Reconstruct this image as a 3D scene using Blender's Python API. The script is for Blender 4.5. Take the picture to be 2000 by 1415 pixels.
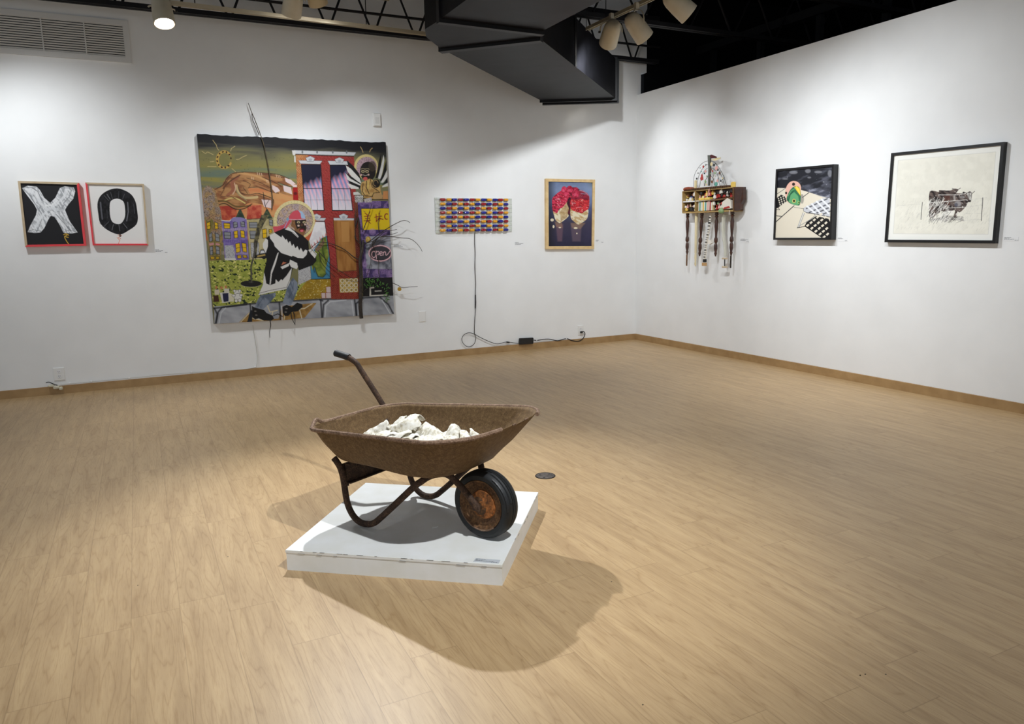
import bpy, math, random
import numpy as np
from mathutils import Vector, Matrix

for _o in list(bpy.data.objects):
    bpy.data.objects.remove(_o)
SC = bpy.context.scene
COL = SC.collection
rnd = random.Random(7)

# ---------------------------------------------------------------- camera
CP = [-5.712890391674525, -7.860275558845152, 1.35285]
YAW, PITCH, ROLL, FPX = 0.4618136415887203, 0.16785370100688357, -0.01879496067231132, 1447.9148806197243
_f = np.array([math.sin(YAW)*math.cos(PITCH), math.cos(YAW)*math.cos(PITCH), -math.sin(PITCH)])
_r = np.array([math.cos(YAW), -math.sin(YAW), 0.0])
_u = np.cross(_r, _f)
RR = math.cos(ROLL)*_r+math.sin(ROLL)*_u
UU = -math.sin(ROLL)*_r+math.cos(ROLL)*_u
FF = _f
cd = bpy.data.cameras.new('camera')
cam = bpy.data.objects.new('camera', cd)
COL.objects.link(cam)
cd.sensor_fit = 'HORIZONTAL'
cd.sensor_width = 36.0
cd.lens = FPX/2000*36
cd.clip_end = 100
M4 = Matrix(((RR[0], UU[0], -FF[0], CP[0]), (RR[1], UU[1], -FF[1], CP[1]), (RR[2], UU[2], -FF[2], CP[2]), (0, 0, 0, 1)))
cam.matrix_world = M4
SC.camera = cam

# ---------------------------------------------------------------- world, exposure
W = bpy.data.worlds.new('gallery_air')
SC.world = W
W.use_nodes = True
W.node_tree.nodes['Background'].inputs[0].default_value = (0.86, 0.93, 1.0, 1)
W.node_tree.nodes['Background'].inputs[1].default_value = 0.38
SC.view_settings.view_transform = 'Standard'
SC.view_settings.look = 'None'
SC.view_settings.exposure = 0.84
SC.view_settings.gamma = 1.0
SC.view_settings.use_curve_mapping = False
SC.cycles.max_bounces = 8
SC.cycles.diffuse_bounces = 5

# the room's track lamps, then unseen fill lamps added to brighten the floor: (name, lens position, aim point, watts, cone degrees, blend, label)
LAMPS = [
 ('barrow_back', (-4.417, -2.80, 3.05), (-4.55, -4.75, 0.1), 250, 60, .9, 'white can spotlight above the floor between big painting and wheelbarrow'),
 ('barrow_front', (-4.34, -6.77, 3.08), (-4.72, -4.7, 0.1), 225, 60, .9, 'white can spotlight above the floor in front of the wheelbarrow'),
 ('xo', (-6.80, -1.15, 3.06), (-6.12, 0, 1.35), 54, 84, 1, 'white can spotlight above the pair of balloon letter pictures'),
 ('f1', (-5.36, -1.28, 3.01), (-5.2, -2.35, 0), 80, 60, .9, 'lit white can spotlight facing down at the left end of the rail'),
 ('f2', (-4.42, -1.38, 3.15), (-4.62, 0, 1.2), 46, 72, 1, 'white can spotlight hanging above the top edge of big painting'),
 ('f3', (-4.20, -1.40, 3.25), (-3.25, 0, 1.1), 46, 70, 1, 'tan can spotlight turned away beside the white can over big painting'),
 ('r1', (-1.90, -2.18, 2.985), (-1.15, 0, 1.55), 92, 84, 1, 'cream can spotlight with shaded back, left one of the close pair'),
 ('r2', (-1.82, -2.60, 2.94), (0, -2.5, 1.25), 58, 84, 1, 'cream can spotlight with curled wire, right one of the close pair'),
 ('r3', (-1.89, -3.237, 2.95), (0, -3.85, 1.4), 70, 84, 1, 'cream can spotlight cut by the top of the photo, right of the pair'),
 ('shelf', (-1.0, -0.17, 2.93), (-.05, -1.5, 1.3), 26, 84, 1, 'cream can spotlight behind the black duct lighting the shelf sculpture'),
 ('floor_fill_right', (-1.87, -4.75, 2.98), (-1.0, -4.1, 0), 62, 84, 1, 'added cream can spotlight on the right rail as fill for the open floor'),  # from here on, out-of-view fill lamps added to lift the floor
 ('floor_fill_far', (-1.87, -4.05, 2.98), (-1.3, -2.3, 0), 48, 84, 1, 'added cream can spotlight on the right rail as fill for the floor by the corner'),
 ('floor_fill_near', (-1.87, -6.3, 2.98), (-1.9, -7.0, 0), 48, 84, 1, 'added cream can fill spotlight on the right rail nearest the viewer'),
 ('floor_fill_left', (-7.9, -3.6, 2.98), (-7.6, -3.6, 0), 38, 84, 1, 'added white can fill spotlight high over the floor at the far left'),
]

def c2l(c):
    c = np.asarray(c, float)/255.0
    return np.where(c <= .04045, c/12.92, ((c+.055)/1.055)**2.4)
def lin(*c):
    v = c2l(c); return (float(v[0]), float(v[1]), float(v[2]), 1.0)

# ---------------------------------------------------------------- projection helpers
def pray(px, py):
    return FF+((px-1000)/FPX)*RR-((py-707.5)/FPX)*UU
def onp(px, py, ax, val):
    d = pray(px, py); return np.array(CP)+d*((val-CP[ax])/d[ax])
def WB(px, py, d=0.0): return onp(px, py, 1, -d)      # back wall, d metres in front
def WR(px, py, d=0.0): return onp(px, py, 0, -d)      # right wall
def FL(px, py, z=0.0): return onp(px, py, 2, z)
def PJ(P):
    d = np.asarray(P, float)-np.array(CP); z = d@FF
    return np.stack([1000+FPX*(d@RR)/z, 707.5-FPX*(d@UU)/z], -1)

# ---------------------------------------------------------------- mesh helpers
class G:
    def __init__(s): s.v = []; s.f = []; s.m = []
    def add(s, v, f, m=0):
        n = len(s.v); s.v += [tuple(map(float, p)) for p in v]
        for q in f: s.f.append([n+i for i in q]); s.m.append(m)
        return s
    def box(s, c, d, R=None, m=0):
        c = np.array(c, float); h = np.array(d, float)/2
        P = [np.array([x, y, z])*h for x in (-1, 1) for y in (-1, 1) for z in (-1, 1)]
        if R is not None: P = [R@p for p in P]
        return s.add([c+p for p in P], [(0, 1, 3, 2), (4, 6, 7, 5), (0, 4, 5, 1), (2, 3, 7, 6), (0, 2, 6, 4), (1, 5, 7, 3)], m)
    def rbox(s, c, d, b=.004, m=0):
        # box with chamfered vertical and horizontal edges
        c = np.array(c, float); hx, hy, hz = np.array(d, float)/2
        rings = []
        for z, i in ((-hz, b), (-hz+b, 0), (hz-b, 0), (hz, b)):
            rings.append([(x*(hx-i)+ox, y*(hy-i)+oy, z) for (x, y, ox, oy) in ((-1, -1, 0, b), (-1, -1, b, 0), (1, -1, -b, 0), (1, -1, 0, b), (1, 1, 0, -b), (1, 1, -b, 0), (-1, 1, b, 0), (-1, 1, 0, -b))])
        return s.loft([[c+np.array(p) for p in r] for r in rings], True, True, m)
    def loft(s, rings, closed=True, caps=True, m=0):
        n = len(rings[0]); v = [p for r in rings for p in r]; f = []
        for i in range(len(rings)-1):
            for j in range(n if closed else n-1):
                k = (j+1) % n
                f.append((i*n+j, i*n+k, (i+1)*n+k, (i+1)*n+j))
        if caps:
            f.append(tuple(range(n-1, -1, -1))); f.append(tuple((len(rings)-1)*n+j for j in range(n)))
        return s.add(v, f, m)
    def tube(s, path, r, n=10, caps=True, closed=False, m=0, flat=1.0):
        P = [np.array(p, float) for p in path]; L = len(P)
        rs = r if hasattr(r, '__len__') else [r]*L
        T = []
        for i in range(L):
            a = P[(i-1) % L] if (closed or i > 0) else P[i]
            b = P[(i+1) % L] if (closed or i < L-1) else P[i]
            t = b-a; T.append(t/(np.linalg.norm(t)+1e-12))
        up = np.array([0, 0, 1.0])
        if abs(T[0]@up) > .9: up = np.array([1.0, 0, 0])
        nrm = up-T[0]*(up@T[0]); nrm /= np.linalg.norm(nrm)
        rings = []
        for i in range(L):
            nrm = nrm-T[i]*(nrm@T[i]); nrm /= (np.linalg.norm(nrm)+1e-12)
            b = np.cross(T[i], nrm)
            rings.append([P[i]+rs[i]*(math.cos(a)*nrm+flat*math.sin(a)*b) for a in np.linspace(0, 2*math.pi, n, endpoint=False)])
        if closed:
            rings.append(rings[0]); caps = False
        return s.loft(rings, True, caps, m)
    def lathe(s, prof, o=(0, 0, 0), axis=(0, 0, 1), n=24, m=0, caps=True):
        o = np.array(o, float); a = np.array(axis, float); a /= np.linalg.norm(a)
        t = np.array([1.0, 0, 0]) if abs(a[0]) < .9 else np.array([0, 1.0, 0])
        e1 = np.cross(a, t); e1 /= np.linalg.norm(e1); e2 = np.cross(a, e1)
        rings = [[o+a*h+max(r, 1e-4)*(math.cos(q)*e1+math.sin(q)*e2) for q in np.linspace(0, 2*math.pi, n, endpoint=False)] for r, h in prof]
        return s.loft(rings, True, caps, m)
    def prism(s, poly, vec, m=0):
        P = [np.array(p, float) for p in poly]; v = np.array(vec, float)
        return s.loft([P, [p+v for p in P]], True, True, m)

def smooth_path(pts, k=6):
    P = [np.array(p, float) for p in pts]; out = []
    for i in range(len(P)-1):
        a = P[max(i-1, 0)]; b = P[i]; c = P[i+1]; d = P[min(i+2, len(P)-1)]
        for t in np.linspace(0, 1, k, endpoint=False):
            out.append(.5*((2*b)+(c-a)*t+(2*a-5*b+4*c-d)*t*t+(3*b-a-3*c+d)*t**3))
    out.append(P[-1]); return out

def obj(name, g, mats, parent=None, smooth=False, local=False):
    """one mesh object; vertices are world coordinates unless local"""
    me = bpy.data.meshes.new(name)
    off = np.zeros(3)
    if parent is not None and not local:
        q = parent
        while q is not None:
            off = off+np.array(q.location); q = q.parent
    me.from_pydata([tuple(np.array(p)-off) for p in g.v], [], g.f)
    if not isinstance(mats, (list, tuple)): mats = [mats]
    for m in mats: me.materials.append(m)
    me.polygons.foreach_set('material_index', g.m)
    import bmesh
    bm = bmesh.new(); bm.from_mesh(me); bmesh.ops.recalc_face_normals(bm, faces=bm.faces); bm.to_mesh(me); bm.free()
    if smooth:
        me.polygons.foreach_set('use_smooth', [True]*len(me.polygons))
        me.set_sharp_from_angle(angle=math.radians(40))
    o = bpy.data.objects.new(name, me); COL.objects.link(o)
    if parent is not None: o.parent = parent
    return o
def tag(o, label, cat, group=None, kind=None):
    o['label'] = label; o['category'] = cat
    if group: o['group'] = group
    if kind: o['kind'] = kind
    return o
def thing(name, label, cat, loc=(0, 0, 0), group=None, rz=0):
    o = bpy.data.objects.new(name, None); COL.objects.link(o)
    o.location = tuple(map(float, loc)); o.rotation_euler = (0, 0, rz); o.empty_display_size = .05
    return tag(o, label, cat, group)
def struct(name, g, mats, smooth=False):
    o = obj(name, g, mats, None, smooth); o['kind'] = 'structure'; return o

# ---------------------------------------------------------------- materials
def mat(name, col, rough=.6, metal=0.0, noise=None, bump=None, spec=.5, emit=None, coat=0):
    m = bpy.data.materials.new(name); m.use_nodes = True
    nt = m.node_tree; b = nt.nodes['Principled BSDF']
    b.inputs['Base Color'].default_value = col
    b.inputs['Roughness'].default_value = rough
    b.inputs['Metallic'].default_value = metal
    b.inputs['Specular IOR Level'].default_value = spec
    if coat: b.inputs['Coat Weight'].default_value = coat
    tc = nt.nodes.new('ShaderNodeTexCoord')
    if noise:
        col2, scale, lo, hi = noise
        n = nt.nodes.new('ShaderNodeTexNoise'); n.inputs['Scale'].default_value = scale; n.inputs['Detail'].default_value = 6
        nt.links.new(tc.outputs['Object'], n.inputs['Vector'])
        r = nt.nodes.new('ShaderNodeValToRGB')
        r.color_ramp.elements[0].position = lo; r.color_ramp.elements[0].color = col
        r.color_ramp.elements[1].position = hi; r.color_ramp.elements[1].color = col2
        nt.links.new(n.outputs['Fac'], r.inputs['Fac']); nt.links.new(r.outputs['Color'], b.inputs['Base Color'])
    if bump:
        sc, st, dist = bump
        n2 = nt.nodes.new('ShaderNodeTexNoise'); n2.inputs['Scale'].default_value = sc; n2.inputs['Detail'].default_value = 4
        nt.links.new(tc.outputs['Object'], n2.inputs['Vector'])
        bp = nt.nodes.new('ShaderNodeBump'); bp.inputs['Strength'].default_value = st; bp.inputs['Distance'].default_value = dist
        nt.links.new(n2.outputs['Fac'], bp.inputs['Height']); nt.links.new(bp.outputs['Normal'], b.inputs['Normal'])
    if emit:
        b.inputs['Emission Color'].default_value = emit[0]; b.inputs['Emission Strength'].default_value = emit[1]
    return m

M = {}
M['wall'] = mat('white_wall_paint', lin(233, 234, 234), .75, noise=(lin(237, 238, 238), 3.0, .35, .65), bump=(60, .12, .002), spec=.25)
M['platform'] = mat('platform_paint', lin(232, 233, 232), .45, noise=(lin(224, 224, 218), 9, .3, .7), bump=(60, .1, .001))
M['ceiling'] = mat('black_ceiling_paint', (.0012, .0013, .002, 1), .9, spec=.1)
M['steel_black'] = mat('black_painted_steel', (.006, .006, .008, 1), .6, spec=.3)
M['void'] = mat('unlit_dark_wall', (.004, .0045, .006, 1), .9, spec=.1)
M['stud'] = mat('dark_frame_steel', (.012, .013, .016, 1), .7, spec=.2)
M['duct'] = mat('black_duct_paint', (.007, .007, .0085, 1), .42, noise=(lin(30, 30, 34), 5, .35, .8), bump=(4, .12, .01), spec=.07)
M['duct_dark'] = mat('black_duct_flange', (.005, .005, .006, 1), .5, spec=.3)
M['cream'] = mat('cream_enamel', lin(214, 205, 184), .5, noise=(lin(198, 187, 162), 6, .35, .7))
M['track'] = mat('cream_rail', lin(178, 168, 145), .5)
M['tan'] = mat('tan_enamel', lin(205, 186, 150), .5)
M['lens'] = mat('lamp_lens', (1, 1, 1, 1), .3, emit=((1, .98, .95, 1), 9.0))
M['dark'] = mat('black_plastic', lin(22, 22, 24), .45)
M['lampin'] = mat('lamp_inner', lin(60, 60, 58), .5)
M['rubber'] = mat('black_rubber', lin(11, 13, 15), .6, noise=(lin(22, 24, 27), 30, .4, .7), bump=(80, .2, .001))
M['white_plastic'] = mat('white_plastic', lin(232, 232, 230), .4)
M['grille'] = mat('grille_paint', lin(216, 216, 214), .6)
M['gap'] = mat('grille_shadow_gap', lin(70, 70, 72), .9)
M['paper'] = mat('label_card', lin(234, 235, 236), .6)
M['print'] = mat('printed_text', lin(96, 98, 102), .7)
M['blackframe'] = mat('black_lacquer_frame', lin(24, 24, 26), .35, spec=.4)
M['mapleframe'] = mat('maple_frame', lin(226, 198, 146), .5, noise=(lin(206, 172, 118), 14, .35, .7))
M['woodframe'] = mat('ash_frame', lin(196, 178, 148), .5, noise=(lin(176, 154, 122), 14, .35, .7))
M['redframe'] = mat('red_frame_paint', lin(222, 66, 74), .45)
M['canvasedge'] = mat('canvas_edge', lin(150, 152, 156), .8)
M['oldwood'] = mat('brown_wood', lin(112, 78, 46), .55, noise=(lin(84, 54, 30), 12, .35, .7))
M['darkwood'] = mat('dark_turned_wood', lin(74, 40, 26), .35, noise=(lin(48, 26, 18), 20, .35, .7), coat=.3)
M['box_light'] = mat('pale_pine', lin(178, 150, 96), .55, noise=(lin(150, 120, 70), 20, .35, .7))
M['cable'] = mat('black_cable', lin(26, 26, 28), .5)
M['whitecord'] = mat('white_cord', lin(206, 206, 202), .6)
M['base'] = mat('oak_baseboard', lin(172, 140, 96), .5, noise=(lin(154, 122, 80), 9, .35, .7))
M['stem'] = mat('brown_green_stem', lin(92, 80, 60), .8, noise=(lin(60, 50, 38), 30, .4, .7))
M['twig'] = mat('dark_twig', lin(40, 33, 28), .8, noise=(lin(64, 54, 44), 40, .4, .7))
M['brass'] = mat('brass', lin(196, 160, 74), .35, .7)
M['gold'] = mat('gold_leaf', lin(190, 150, 50), .4, .5)

def rusty(name, c0, c1, c2, rough=.75, sc=26):
    m = bpy.data.materials.new(name); m.use_nodes = True; nt = m.node_tree; b = nt.nodes['Principled BSDF']
    tc = nt.nodes.new('ShaderNodeTexCoord')
    n = nt.nodes.new('ShaderNodeTexNoise'); n.inputs['Scale'].default_value = sc; n.inputs['Detail'].default_value = 8; n.inputs['Roughness'].default_value = .65
    n2 = nt.nodes.new('ShaderNodeTexNoise'); n2.inputs['Scale'].default_value = sc*6; n2.inputs['Detail'].default_value = 4
    nt.links.new(tc.outputs['Object'], n.inputs['Vector']); nt.links.new(tc.outputs['Object'], n2.inputs['Vector'])
    mx = nt.nodes.new('ShaderNodeMath'); mx.operation = 'ADD'
    m1 = nt.nodes.new('ShaderNodeMath'); m1.operation = 'MULTIPLY'; m1.inputs[1].default_value = .5
    m2 = nt.nodes.new('ShaderNodeMath'); m2.operation = 'MULTIPLY'; m2.inputs[1].default_value = .5
    nt.links.new(n.outputs['Fac'], m1.inputs[0]); nt.links.new(n2.outputs['Fac'], m2.inputs[0])
    nt.links.new(m1.outputs[0], mx.inputs[0]); nt.links.new(m2.outputs[0], mx.inputs[1])
    r = nt.nodes.new('ShaderNodeValToRGB'); e = r.color_ramp.elements
    e[0].position = .36; e[0].color = c0; e[1].position = .68; e[1].color = c2
    k = e.new(.5); k.color = c1
    nt.links.new(mx.outputs[0], r.inputs['Fac']); nt.links.new(r.outputs['Color'], b.inputs['Base Color'])
    b.inputs['Roughness'].default_value = rough; b.inputs['Metallic'].default_value = .15; b.inputs['Specular IOR Level'].default_value = .25
    bp = nt.nodes.new('ShaderNodeBump'); bp.inputs['Strength'].default_value = .35; bp.inputs['Distance'].default_value = .002
    nt.links.new(n2.outputs['Fac'], bp.inputs['Height']); nt.links.new(bp.outputs['Normal'], b.inputs['Normal'])
    return m
M['rust_tray'] = rusty('rusty_sheet_steel', lin(82, 63, 42), lin(104, 81, 54), lin(136, 112, 78), sc=60)
M['rust_tube'] = rusty('rusty_tube', lin(42, 33, 28), lin(66, 50, 40), lin(104, 78, 58))
M['rust_orange'] = rusty('orange_rust_disc', lin(62, 42, 28), lin(128, 80, 42), lin(196, 122, 66), sc=14)
M['rust_rim'] = rusty('worn_steel_rim', lin(86, 66, 52), lin(122, 98, 80), lin(164, 138, 116))
M['plaster'] = rusty('chalky_white_shell', lin(176, 164, 134), lin(232, 228, 216), lin(244, 243, 239), rough=.85, sc=12)
M['rust_disc'] = rusty('brown_rust_disc', lin(58, 42, 30), lin(92, 66, 44), lin(136, 100, 66), sc=20)

def floor_mat():
    m = bpy.data.materials.new('laminate_planks'); m.use_nodes = True; nt = m.node_tree; L = nt.links
    b = nt.nodes['Principled BSDF']
    def N(t, **k):
        n = nt.nodes.new(t)
        for a, v in k.items(): setattr(n, a, v)
        return n
    def MA(op, a, c=None, d=None):
        n = N('ShaderNodeMath', operation=op)
        for i, x in enumerate((a, c, d)):
            if x is None: continue
            if isinstance(x, (int, float)): n.inputs[i].default_value = x
            else: L.new(x, n.inputs[i])
        return n.outputs[0]
    tc = N('ShaderNodeTexCoord'); sp = N('ShaderNodeSeparateXYZ'); L.new(tc.outputs['Object'], sp.inputs[0])
    X, Y = sp.outputs[0], sp.outputs[1]
    u = MA('DIVIDE', MA('ADD', X, 5.852), .1635); iu = MA('FLOOR', u); fu = MA('FRACT', u)
    wn = N('ShaderNodeTexWhiteNoise', noise_dimensions='1D'); L.new(iu, wn.inputs['W'])
    v = MA('ADD', MA('DIVIDE', Y, .98), MA('MULTIPLY', wn.outputs['Value'], 7.0)); iv = MA('FLOOR', v); fv = MA('FRACT', v)
    cmb = N('ShaderNodeCombineXYZ'); L.new(iu, cmb.inputs[0]); L.new(iv, cmb.inputs[1])
    wn2 = N('ShaderNodeTexWhiteNoise', noise_dimensions='2D'); L.new(cmb.outputs[0], wn2.inputs['Vector'])
    pr = wn2.outputs['Value']
    # gap lines
    gu = MA('LESS_THAN', MA('MINIMUM', fu, MA('SUBTRACT', 1.0, fu)), .0085)
    gv = MA('LESS_THAN', MA('MINIMUM', fv, MA('SUBTRACT', 1.0, fv)), .0016)
    gap = MA('MAXIMUM', gu, gv)
    # cathedral grain: distorted bands along Y, own offset per plank
    cx = N('ShaderNodeCombineXYZ')
    L.new(MA('ADD', MA('MULTIPLY', MA('SUBTRACT', fu, .5), .1635), MA('MULTIPLY', pr, 13.7)), cx.inputs[0])
    L.new(MA('ADD', MA('MULTIPLY', Y, .085), MA('MULTIPLY', pr, 31.3)), cx.inputs[1])
    n1 = N('ShaderNodeTexNoise'); n1.inputs['Scale'].default_value = 9; n1.inputs['Detail'].default_value = 2.5; n1.inputs['Roughness'].default_value = .5
    L.new(cx.outputs[0], n1.inputs['Vector'])
    bands = MA('FRACT', MA('MULTIPLY', n1.outputs['Fac'], 17.0))
    tri = MA('ABSOLUTE', MA('SUBTRACT', MA('MULTIPLY', bands, 2.0), 1.0))
    line = MA('POWER', tri, 6.0)
    # fine fibres
    cy = N('ShaderNodeCombineXYZ'); L.new(MA('MULTIPLY', X, 1.0), cy.inputs[0]); L.new(MA('MULTIPLY', Y, .045), cy.inputs[1])
    n2 = N('ShaderNodeTexNoise'); n2.inputs['Scale'].default_value = 330; n2.inputs['Detail'].default_value = 3; L.new(cy.outputs[0], n2.inputs['Vector'])
    cz = N('ShaderNodeCombineXYZ'); L.new(X, cz.inputs[0]); L.new(MA('MULTIPLY', Y, .1), cz.inputs[1]); L.new(pr, cz.inputs[2])
    n3 = N('ShaderNodeTexNoise'); n3.inputs['Scale'].default_value = 24; n3.inputs['Detail'].default_value = 3; L.new(cz.outputs[0], n3.inputs['Vector'])
    base = N('ShaderNodeValToRGB'); e = base.color_ramp.elements
    e[0].position = .3; e[0].color = lin(171, 142, 104); e[1].position = .72; e[1].color = lin(191, 162, 121)
    L.new(n3.outputs['Fac'], base.inputs['Fac'])
    tint = N('ShaderNodeMixRGB', blend_type='MULTIPLY'); tint.inputs[0].default_value = 1
    tr = N('ShaderNodeValToRGB'); tr.color_ramp.elements[0].color = (.965, .96, .95, 1); tr.color_ramp.elements[1].color = (1.0, 1.0, 1.0, 1)
    L.new(pr, tr.inputs['Fac']); L.new(base.outputs[0], tint.inputs[1]); L.new(tr.outputs[0], tint.inputs[2])
    g1 = N('ShaderNodeMixRGB', blend_type='MULTIPLY'); L.new(MA('MULTIPLY', line, .42), g1.inputs[0]); L.new(tint.outputs[0], g1.inputs[1]); g1.inputs[2].default_value = (.62, .52, .40, 1)
    g2 = N('ShaderNodeMixRGB', blend_type='MULTIPLY'); fr = N('ShaderNodeValToRGB'); fr.color_ramp.elements[0].position = .5; fr.color_ramp.elements[1].position = .75
    L.new(n2.outputs['Fac'], fr.inputs['Fac']); L.new(MA('MULTIPLY', fr.outputs[0], .5), g2.inputs[0]); L.new(g1.outputs[0], g2.inputs[1]); g2.inputs[2].default_value = (.7, .62, .5, 1)
    g3 = N('ShaderNodeMixRGB', blend_type='MULTIPLY'); L.new(MA('MULTIPLY', gap, .34), g3.inputs[0]); L.new(g2.outputs[0], g3.inputs[1]); g3.inputs[2].default_value = (.35, .28, .2, 1)
    L.new(g3.outputs[0], b.inputs['Base Color'])
    b.inputs['Roughness'].default_value = .42; b.inputs['Specular IOR Level'].default_value = .42
    nb = N('ShaderNodeTexNoise'); nb.inputs['Scale'].default_value = 420; L.new(tc.outputs['Object'], nb.inputs['Vector'])
    bp = N('ShaderNodeBump'); bp.inputs['Strength'].default_value = .35; bp.inputs['Distance'].default_value = .0006
    L.new(nb.outputs['Fac'], bp.inputs['Height']); L.new(bp.outputs['Normal'], b.inputs['Normal'])
    return m
M['floor'] = floor_mat()

# ================================================================ room
X0 = -12.5; Y0 = -11.5; ZC = 4.35
struct('floor', G().box(((X0+3)/2, (Y0+.15)/2, -.05), (3-X0, .15-Y0, .1)), M['floor'])
g = G().box(((X0+.05)/2, .06, 1.66), (.05-X0, .12, 3.32)); g.box(((X0+.135)/2, .06, 3.32+(ZC-3.32)/2), (.135-X0, .12, ZC-3.32))
g.box((X0/2, .08, 4.4), (-X0, .08, .12)); struct('wall_back', g, M['wall'])
struct('wall_right', G().box((.06, (Y0)/2, 1.525), (.12, -Y0, 3.05)), M['wall'])
g = G()
for i in range(78):   # ribbed roof deck
    x = X0+.1+i*.2; g.box((x, (Y0+.1)/2, ZC+.02), (.1, .1-Y0, .05))
g.box(((X0+3)/2, (Y0+.1)/2, ZC+.08), (3-X0, .1-Y0, .08))
struct('ceiling', g, M['ceiling'])
struct('wall_far', G().box((2.95, (Y0+.1)/2, 2.23), (.1, .1-Y0, 4.46)), M['void'])
struct('wall_beyond', G().box((1.57, .1, 2.23), (2.86, .08, 4.46)), M['void'])
g = G(); g.box((X0/2, -.009, .0375), (-X0, .018, .075)); struct('baseboard_back', g, M['base'])
g = G(); g.box((-.009, Y0/2-.009, .0375), (.018, -Y0-.018, .075)); struct('baseboard_right', g, M['base'])

# dark framing standing beyond the partition
t = thing('stud_frame', 'dark rail with upright studs beyond the top of the white partition', 'stud frame', (1.0, -3.0, 0))
obj('rail', G().box((1.0, -3.5, 3.66), (.08, 7.2, .09)), M['stud'], t)
for yy in (-.2, -1.0, -1.85, -2.65, -3.4, -4.2, -5.0, -5.8): obj('stud', G().box((1.02, yy, 1.81), (.06, .06, 3.61)), M['stud'], t)

# open web joists
def joist(y, x0, x1, z, label, sp=.45, mid=None):
    t = thing('roof_joist', label, 'joist', (x0, y, z), 'open web roof joists')
    g = G()
    for dy in (-.025, .025): g.box(((x0+x1)/2, y+dy, z+.02), (x1-x0, .036, .04))
    obj('bottom_chord', g, M['steel_black'], t)
    g = G(); g.box(((x0+x1)/2, y, z+.50), (x1-x0, .09, .05)); obj('top_chord', g, M['steel_black'], t)
    g = G(); n = int((x1-x0)/sp); path = []
    for i in range(n+1):
        xa = x0+i*sp
        path += [(xa-.02, y, z+.03), (xa+.02, y, z+.03), (xa+sp/2-.02, y, z+.48), (xa+sp/2+.02, y, z+.48)]
    g.tube([q for q in path if q[0] < x1], .011, 6); obj('web_rod', g, M['steel_black'], t)
    return t
joist(-.25, -12.4, .1, 3.37, 'black zigzag roof joist running along the top of the left wall')
t = thing('conduit_pipe', 'black pipe running level above the lower chord of the wall joist', 'pipe', (-6, -.29, 3.54))
obj('pipe', G().tube([(-12, -.31, 3.545), (.1, -.31, 3.545)], .013, 8), M['steel_black'], t)
for y_, lb in ((-1.42, 'dark roof joist crossing just beyond the close pair of spotlights'), (-2.7, 'dark roof joist crossing near the top right spotlight'), (-4.2, 'third dark roof joist from the far wall'), (-5.7, 'fourth dark roof joist from the far wall')):
    joist(y_, -12.4, 2.8, 3.42, lb, .6)

# ventilation grille on the wall
P = [WB(-60, 19), WB(258, 45), WB(261, 121), WB(-60, 96)]
xL, xR, zB, zT = -6.80, -5.595, 2.965, 3.325
t = thing('vent_grille', 'large white louvred air grille high on the left wall', 'vent', ((xL+xR)/2, 0, zB))
g = G(); fw = .045
g.box(((xL+xR)/2, -.008, zT-fw/2), (xR-xL, .016, fw)); g.box(((xL+xR)/2, -.008, zB+fw/2), (xR-xL, .016, fw))
g.box((xL+fw/2, -.008, (zB+zT)/2), (fw, .016, zT-zB-2*fw)); g.box((xR-fw/2, -.008, (zB+zT)/2), (fw, .016, zT-zB-2*fw))
obj('frame', g, M['grille'], t)
obj('backing', G().box(((xL+xR)/2, -.001, (zB+zT)/2), (xR-xL-.08, .002, zT-zB-.08)), M['gap'], t)
g = G(); c_, s_ = math.cos(-.75), math.sin(-.75); R = np.array([[1, 0, 0], [0, c_, -s_], [0, s_, c_]])
for i in range(14): g.box(((xL+xR)/2, -.008, zB+fw+.009+i*(zT-zB-2*fw-.01)/13), (xR-xL-2*fw, .013, .0045), R)
obj('louvre', g, M['grille'], t)
for px in (84, 167): 
    x = WB(px, 80)[0]; obj('divider', G().box((x, -.010, (zB+zT)/2), (.010, .016, zT-zB-2*fw)), M['grille'], t)

# ---------------------------------------------------------------- duct
ZD = 2.83; HD = .42
def DP(px, py, z=ZD): return FL(px, py, z)
f_, g_, a_, c__, b_, d_ = DP(859, 39), DP(1057, 63), DP(863, 97), DP(1054, 76), DP(1062, 200), DP(1206, 196)
j_, k_ = DP(830, 57), DP(832, 72)
t = thing('air_duct', 'large black rectangular air duct bending across the upper middle', 'duct', ((a_[0]+c__[0])/2, (a_[1]+c__[1])/2, ZD))
def slab(poly, z0, z1, mt=0, gg=None):
    gg = gg or G(); return gg.prism([(p[0], p[1], z0) for p in poly], (0, 0, z1-z0), mt)
f0 = np.array([f_[0], -9.5, 0]); g0 = np.array([g_[0], -9.5, 0])
obj('straight_section', slab([f0, g0, g_, f_], ZD+.004, ZD+HD), M['duct'], t)
obj('elbow_section', slab([f_, g_, c__, a_, k_, j_], ZD, ZD+HD+.004), M['duct'], t)
obj('angled_section', slab([a_, c__, d_, b_], ZD+.004, ZD+HD), M['duct'], t)
def flange(p, q, w, z0, nm='flange'):
    p = np.array(p); q = np.array(q); d = (q-p); d[2] = 0; d /= np.linalg.norm(d); n = np.array([-d[1], d[0], 0])
    p2 = p-d*.015; q2 = q+d*.015
    obj(nm, slab([p2-n*w/2, q2-n*w/2, q2+n*w/2, p2+n*w/2], z0, ZD+HD+.015), M['duct_dark'], t)
flange(f_, g_, .05, ZD-.022); flange(a_, c__, .07, ZD-.022); flange(b_, d_, .05, ZD-.03)
dd = (d_-c__)/np.linalg.norm(d_-c__)
e1, e2 = b_-dd*.10, d_-dd*.10
flange(e1, e2, .03, ZD-.018)
sm = c__+(d_-c__)*.36; obj('seam', G().box((sm[0]+.004, sm[1]-.004, ZD+HD/2), (.02, .02, HD)), M['duct_dark'], t)
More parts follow.
